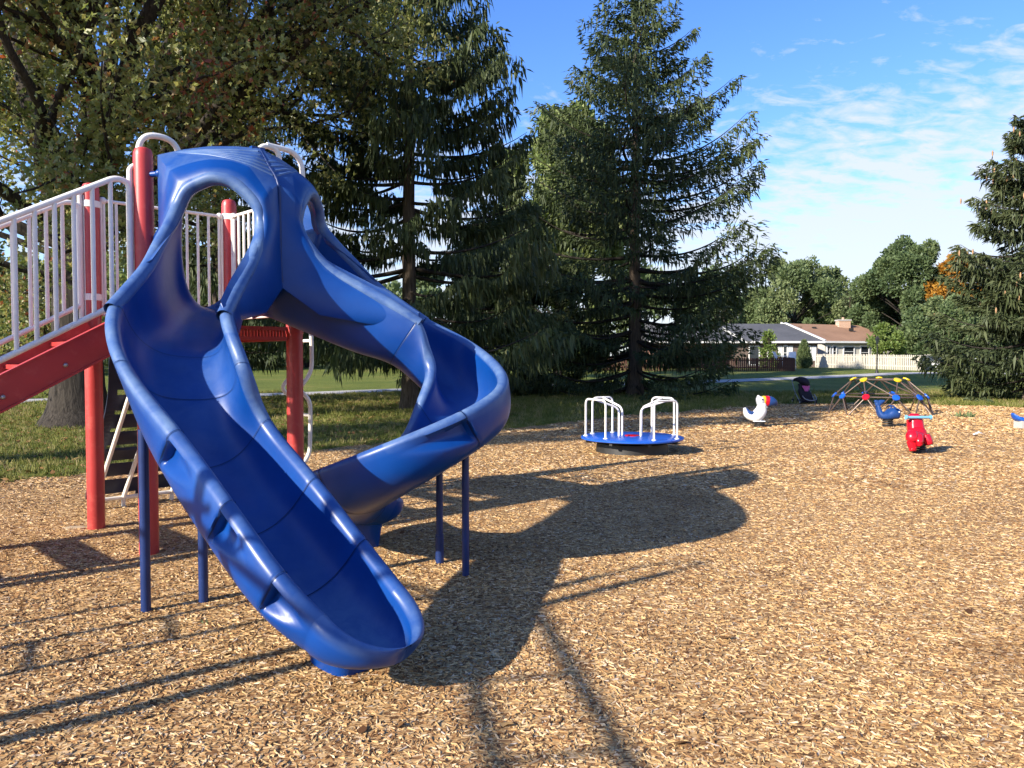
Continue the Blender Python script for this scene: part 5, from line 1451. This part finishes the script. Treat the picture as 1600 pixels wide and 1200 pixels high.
gr = 'spring riders on the mulch'
def toucan():
    b0 = gnd(1187, 667); Yd = b0[1]; sc = Yd / FPX          # metres per photo pixel at that distance
    root = empty('spring_rider', b0); tag(root, 'white toucan spring rider with red and blue beak', 'spring rider', gr)
    def X(u, v, dy=0.0): return b0 + V((u - 1187) * sc, dy, (666 - v) * sc + .0)
    coil(b0, .02, .13, .10, 3.2, .018, root)
    b = MB(); loft(b, [X(1163, 636), X(1166, 646), X(1174, 651), X(1182, 649), X(1188, 642), X(1190, 634), X(1190, 628)], [(.04, .03), (.09, .06), (.13, .085), (.16, .13), (.15, .13), (.12, .105), (.10, .09)])
    body = b.build('body', M['rider_white'], root, sharp=0)
    b = MB(); loft(b, [X(1165, 637, -.0), X(1168, 642), X(1172, 645), X(1177, 643)], [(.03, .02), (.075, .05), (.09, .06), (.06, .03)]); b.build('tail_seat', M['mid_blue'], body, sharp=0)
    b = MB(); loft(b, [X(1190, 633), X(1188.5, 627), X(1188, 622), X(1189, 618.5)], [(.09, .09), (.11, .10), (.11, .10), (.06, .06)])
    head = b.build('head', M['rider_grey'], root, sharp=0)
    MB().blob(X(1184.5, 619), (.035, .035, .04)).build('crest', M['rider_white'], head)
    MB().blob(X(1188, 622.5, -.10), (.045, .02, .045)).build('eye_patch', M['rider_white'], head)
    MB().blob(X(1188.5, 622.5, -.118), (.018, .012, .02)).build('eye', M['black'], head)
    b = MB(); loft(b, [X(1189.5, 627), X(1193, 625.5), X(1195, 625.5)], [(.085, .10), (.10, .12), (.09, .11)]); b.build('collar', M['yellow'], head, sharp=0)
    b = MB(); loft(b, [X(1193.5, 626), X(1197, 625.5), X(1200.5, 625.8)], [(.085, .105), (.10, .122), (.098, .12)]); b.build('beak_band', M['rider_red'], head, sharp=0)
    b = MB(); loft(b, [X(1200, 625.8), X(1205, 626.5), X(1210, 628.5), X(1213, 632)], [(.098, .12), (.09, .11), (.065, .075), (.02, .03)]); b.build('beak', M['mid_blue'], head, sharp=0)
    for dy in (-.07, .07):
        b = MB(); loft(b, [X(1185, 650, dy), X(1185, 656, dy), X(1183, 656.5, dy)], [(.04, .045), (.035, .04), (.03, .03)]); b.build('leg', M['rider_white'], body, sharp=0)
    MB().box(X(1184, 656.6), (.26, .26, .02)).build('foot_plate', M['rider_white'], body)
    MB().tube([X(1193, 634, -.24), X(1193, 634, .24)], .018, 10).build('handle', M['steel'], body)
toucan()

def whale():
    b0 = gnd(1387, 667); sc = b0[1] / FPX
    root = empty('spring_rider', b0); tag(root, 'dark blue whale spring rider with raised tail in front of the dome', 'spring rider', gr)
    def X(u, v, dy=0.0): return b0 + V((u - 1387) * sc, dy, (666 - v) * sc)
    coil(b0, .02, .20, .10, 3.6, .019, root)
    b = MB(); loft(b, [X(1371, 632), X(1373.5, 642), X(1378, 648), X(1386, 648), X(1394, 645), X(1401, 645), X(1404.5, 645)], [(.06, .04), (.09, .055), (.13, .08), (.16, .095), (.18, .125), (.16, .12), (.07, .06)], power=.7)
    body = b.build('body', M['mid_blue'], root, sharp=0)
    b = MB(); loft(b, [X(1371, 633), X(1370, 628), X(1366, 625)], [(.055, .05), (.05, .06), (.04, .02)]); loft(b, [X(1371, 633), X(1374, 628), X(1381, 625)], [(.055, .05), (.05, .06), (.04, .02)]); b.build('tail_fluke', M['mid_blue'], body, sharp=0)
    MB().tube([X(1392, 636, -.22), X(1392, 633, -.1), X(1392, 633, .1), X(1392, 636, .22)], .018, 10).build('handle', M['mid_blue'], body)
    MB().tube([X(1392, 634), X(1391, 642)], .02, 8).build('handle_stem', M['mid_blue'], body)
    MB().blob(X(1399, 642, -.165), (.02, .012, .02)).build('eye', M['rider_white'], body)
whale()

def red_rider():
    b0 = gnd(1436, 709); sc = b0[1] / FPX
    root = empty('spring_rider', b0); tag(root, 'glossy red animal spring rider with pale blue handlebar, nearest of the riders', 'spring rider', gr)
    def X(u, v, dy=0.0): return b0 + V((u - 1436) * sc, dy, (708 - v) * sc)
    coil(b0 + V(.02, .05, 0), .02, .16, .09, 3.4, .018, root)
    # the animal faces up-left, away from the camera at a slant: hip in front, head at the back
    b = MB(); loft(b, [X(1437, 690, .16), X(1436, 684, .10), X(1435, 678, .02), X(1435, 674, -.06)], [(.10, .09), (.14, .12), (.15, .13), (.10, .09)], power=.85)
    body = b.build('body', M['rider_red'], root, sharp=0)
    b = MB(); loft(b, [X(1436, 682, .08), X(1436.5, 672, .12), X(1437, 662, .16), X(1437, 652, .18), X(1437, 646, .18)], [(.13, .12), (.125, .12), (.12, .12), (.105, .10), (.06, .05)], power=.72)
    neck = b.build('head', M['rider_red'], root, sharp=0)
    b = MB(); loft(b, [X(1424, 674, -.05), X(1420, 680, -.09), X(1419.5, 690, -.11), X(1420, 699, -.12), X(1420, 702, -.13)], [(.07, .07), (.095, .10), (.075, .08), (.055, .06), (.05, .05)]); b.build('leg', M['rider_red'], body, sharp=0)
    b = MB(); loft(b, [X(1430, 680, -.10), X(1428, 688, -.16), X(1429, 693, -.16)], [(.07, .07), (.06, .065), (.04, .05)]); b.build('leg', M['rider_red'], body, sharp=0)
    b = MB(); loft(b, [X(1444, 680, -.02), X(1447, 688, -.06), X(1448, 693, -.08)], [(.07, .08), (.065, .07), (.05, .05)]); b.build('leg', M['rider_red'], body, sharp=0)
    b = MB(); loft(b, [X(1415, 676, -.10), X(1420, 678, -.08), X(1430, 681, -.03), X(1440, 683, .02), X(1446, 686, .04)], [(.05, .05), (.085, .085), (.10, .10), (.09, .09), (.05, .05)], power=.85); b.build('saddle', M['rider_red'], body, sharp=0)
    hb = MB().tube([X(1418, 651, .045), X(1455, 651, .045)], .023, 12).build('handlebar', M['sky_plastic'], root)
    for u in (1417.3, 1455.7): MB().tube([X(u - 1, 651, .045), X(u + 1, 651, .045)], .038, 12).build('grip_cap', M['sky_plastic'], hb)
    MB().blob(X(1449, 688.5, .04), (.065, .10, .07)).build('foot_rest', M['rider_red'], body)
red_rider()

def boat_rider():
    b0 = gnd(1603, 669); sc = b0[1] / FPX
    root = empty('spring_rider', b0); tag(root, 'bright blue rider on a grey pedestal cut off by the right edge', 'spring rider', gr)
    def X(u, v, dy=0.0): return b0 + V((u - 1603) * sc, dy, (669 - v) * sc)
    MB().box(X(1603, 664), (.36, .30, .20)).build('pedestal', M['concrete'], root)
    b = MB(); loft(b, [X(1581.5, 646), X(1584, 649), X(1590, 654), X(1603, 656.5), X(1616, 654), X(1624, 646)], [(.05, .02), (.10, .03), (.15, .055), (.17, .06), (.15, .055), (.05, .02)]); b.build('seat_shell', M['blue_paint'], root, sharp=0)
boat_rider()

# ================================================================== GEODESIC DOME
def dome():
    Yc = 21.7; c = V((1375 - 800) / FPX * Yc, Yc, 0)
    root = empty('dome_climber', c); tag(root, 'geodesic dome climber of brown bars with yellow, blue and red hubs', 'climber')
    top = [c + V(.72 * math.cos(a), .72 * math.sin(a), .96) for a in [R(198 + 72 * k + 12) for k in range(5)]]
    mid = [c + V(1.18 * math.cos(a), 1.18 * math.sin(a), .50) for a in [R(198 + 36 * k - 6) for k in range(10)]]
    bot = [c + V(1.40 * math.cos(a), 1.40 * math.sin(a), -.03) for a in [R(198 + 36 * k + 12) for k in range(10)]]
    m = paint('bronze bars', (0.115, 0.080, 0.062), .45, .5, .2, 6, metal=.35)
    def bar(a, b): MB().tube([a, b], .019, 8).build('bar', m, root)
    for k in range(5):
        bar(top[k], top[(k + 1) % 5])
        ds = sorted(range(10), key=lambda j: np.linalg.norm(mid[j] - top[k]))[:3]
        for j in ds: bar(top[k], mid[j])
    for k in range(10):
        bar(mid[k], mid[(k + 1) % 10])
        for j in sorted(range(10), key=lambda j: np.linalg.norm(mid[k] - bot[j]))[:2]: bar(mid[k], bot[j])
    def hub(p, mat, r):
        n = nrm(p - c - V(0, 0, -.6)); Mx = np.stack(rot_to(n), 1)[:, [0, 2, 1]]
        g = MB().lathe([(r, -.02), (r * 1.05, 0), (r, .022), (r * .5, .032), (.004, .033)], (0, 0, 0), 14); g.v = [x @ Mx.T + p for x in g.v]
        g.build('hub', M[mat], root)
    for p in top: hub(p, 'yellow', .10)
    for k, p in enumerate(mid): hub(p, 'rider_red' if k == 1 else 'blue_paint', .095)
dome()

# ================================================================== STROLLER
def stroller():
    b0 = gnd(1256, 631); sc = b0[1] / FPX
    root = empty('stroller', b0); tag(root, 'empty black baby stroller with pink insert parked on the lawn edge', 'stroller')
    def X(u, v, dy=0.0): return b0 + V((u - 1256) * sc, dy, (631 - v) * sc)
    for u, dy in ((1246, -.25), (1270, -.25), (1244, .32), (1268, .32)):
        w = MB().tube([X(u, 627.5, dy) - V(.02, 0, 0), X(u, 627.5, dy) + V(.02, 0, 0)], .09, 16).build('wheel', M['black'], root)
        MB().tube([X(u, 627.5, dy) - V(.025, 0, 0), X(u, 627.5, dy) + V(.025, 0, 0)], .04, 10).build('hub', M['rider_grey'], w)
    fr = MB()
    for s in (0, 1):
        u0 = 1244.5 + s * 24
        fr.tube([X(u0 - 2, 595, .34), X(u0 - 1, 612, .12), X(u0 + 1, 627, -.25)], .014, 8)
        fr.tube([X(u0, 612, .10), X(u0 - .5, 627, .32)], .014, 8)
    fr.tube([X(1242, 595, .34), X(1267, 596, .34)], .016, 8)
    fr.build('frame', M['steel'], root)
    b = MB(); loft(b, [X(1252, 599, .12), X(1255, 606, .08), X(1257, 613, .02), X(1259, 620, -.06), X(1260, 627, -.12)], [(.22, .08), (.25, .10), (.26, .11), (.25, .11), (.22, .06)], power=.75); b.build('seat', M['fabric'], root, sharp=0)
    b = MB(); loft(b, [X(1242.5, 594.5, .20), X(1246, 593, .16), X(1252, 593.5, .08), X(1258, 597, .0), X(1262, 602, -.03)], [(.03, .03), (.16, .06), (.25, .11), (.25, .13), (.19, .06)], power=.85); b.build('canopy', M['fabric'], root, sharp=0)
    MB().prism([X(1250, 602.5, -.15), X(1263, 602.5, -.15), X(1259.5, 611, -.15), X(1255, 611, -.15)], V(0, -.01, 0), V(0, .02, 0)).build('insert', M['pink'], root, smooth=False)
    MB().tube(cat_rom([X(1250, 613, -.05), X(1252, 622, -.30), X(1261, 625, -.36), X(1270, 623, -.30), X(1271, 616, -.05)], 5), .016, 8).build('bumper_bar', M['steel'], root)
    MB().box(X(1258, 626, .02), (.42, .40, .10)).build('basket', M['fabric'], root)
stroller()
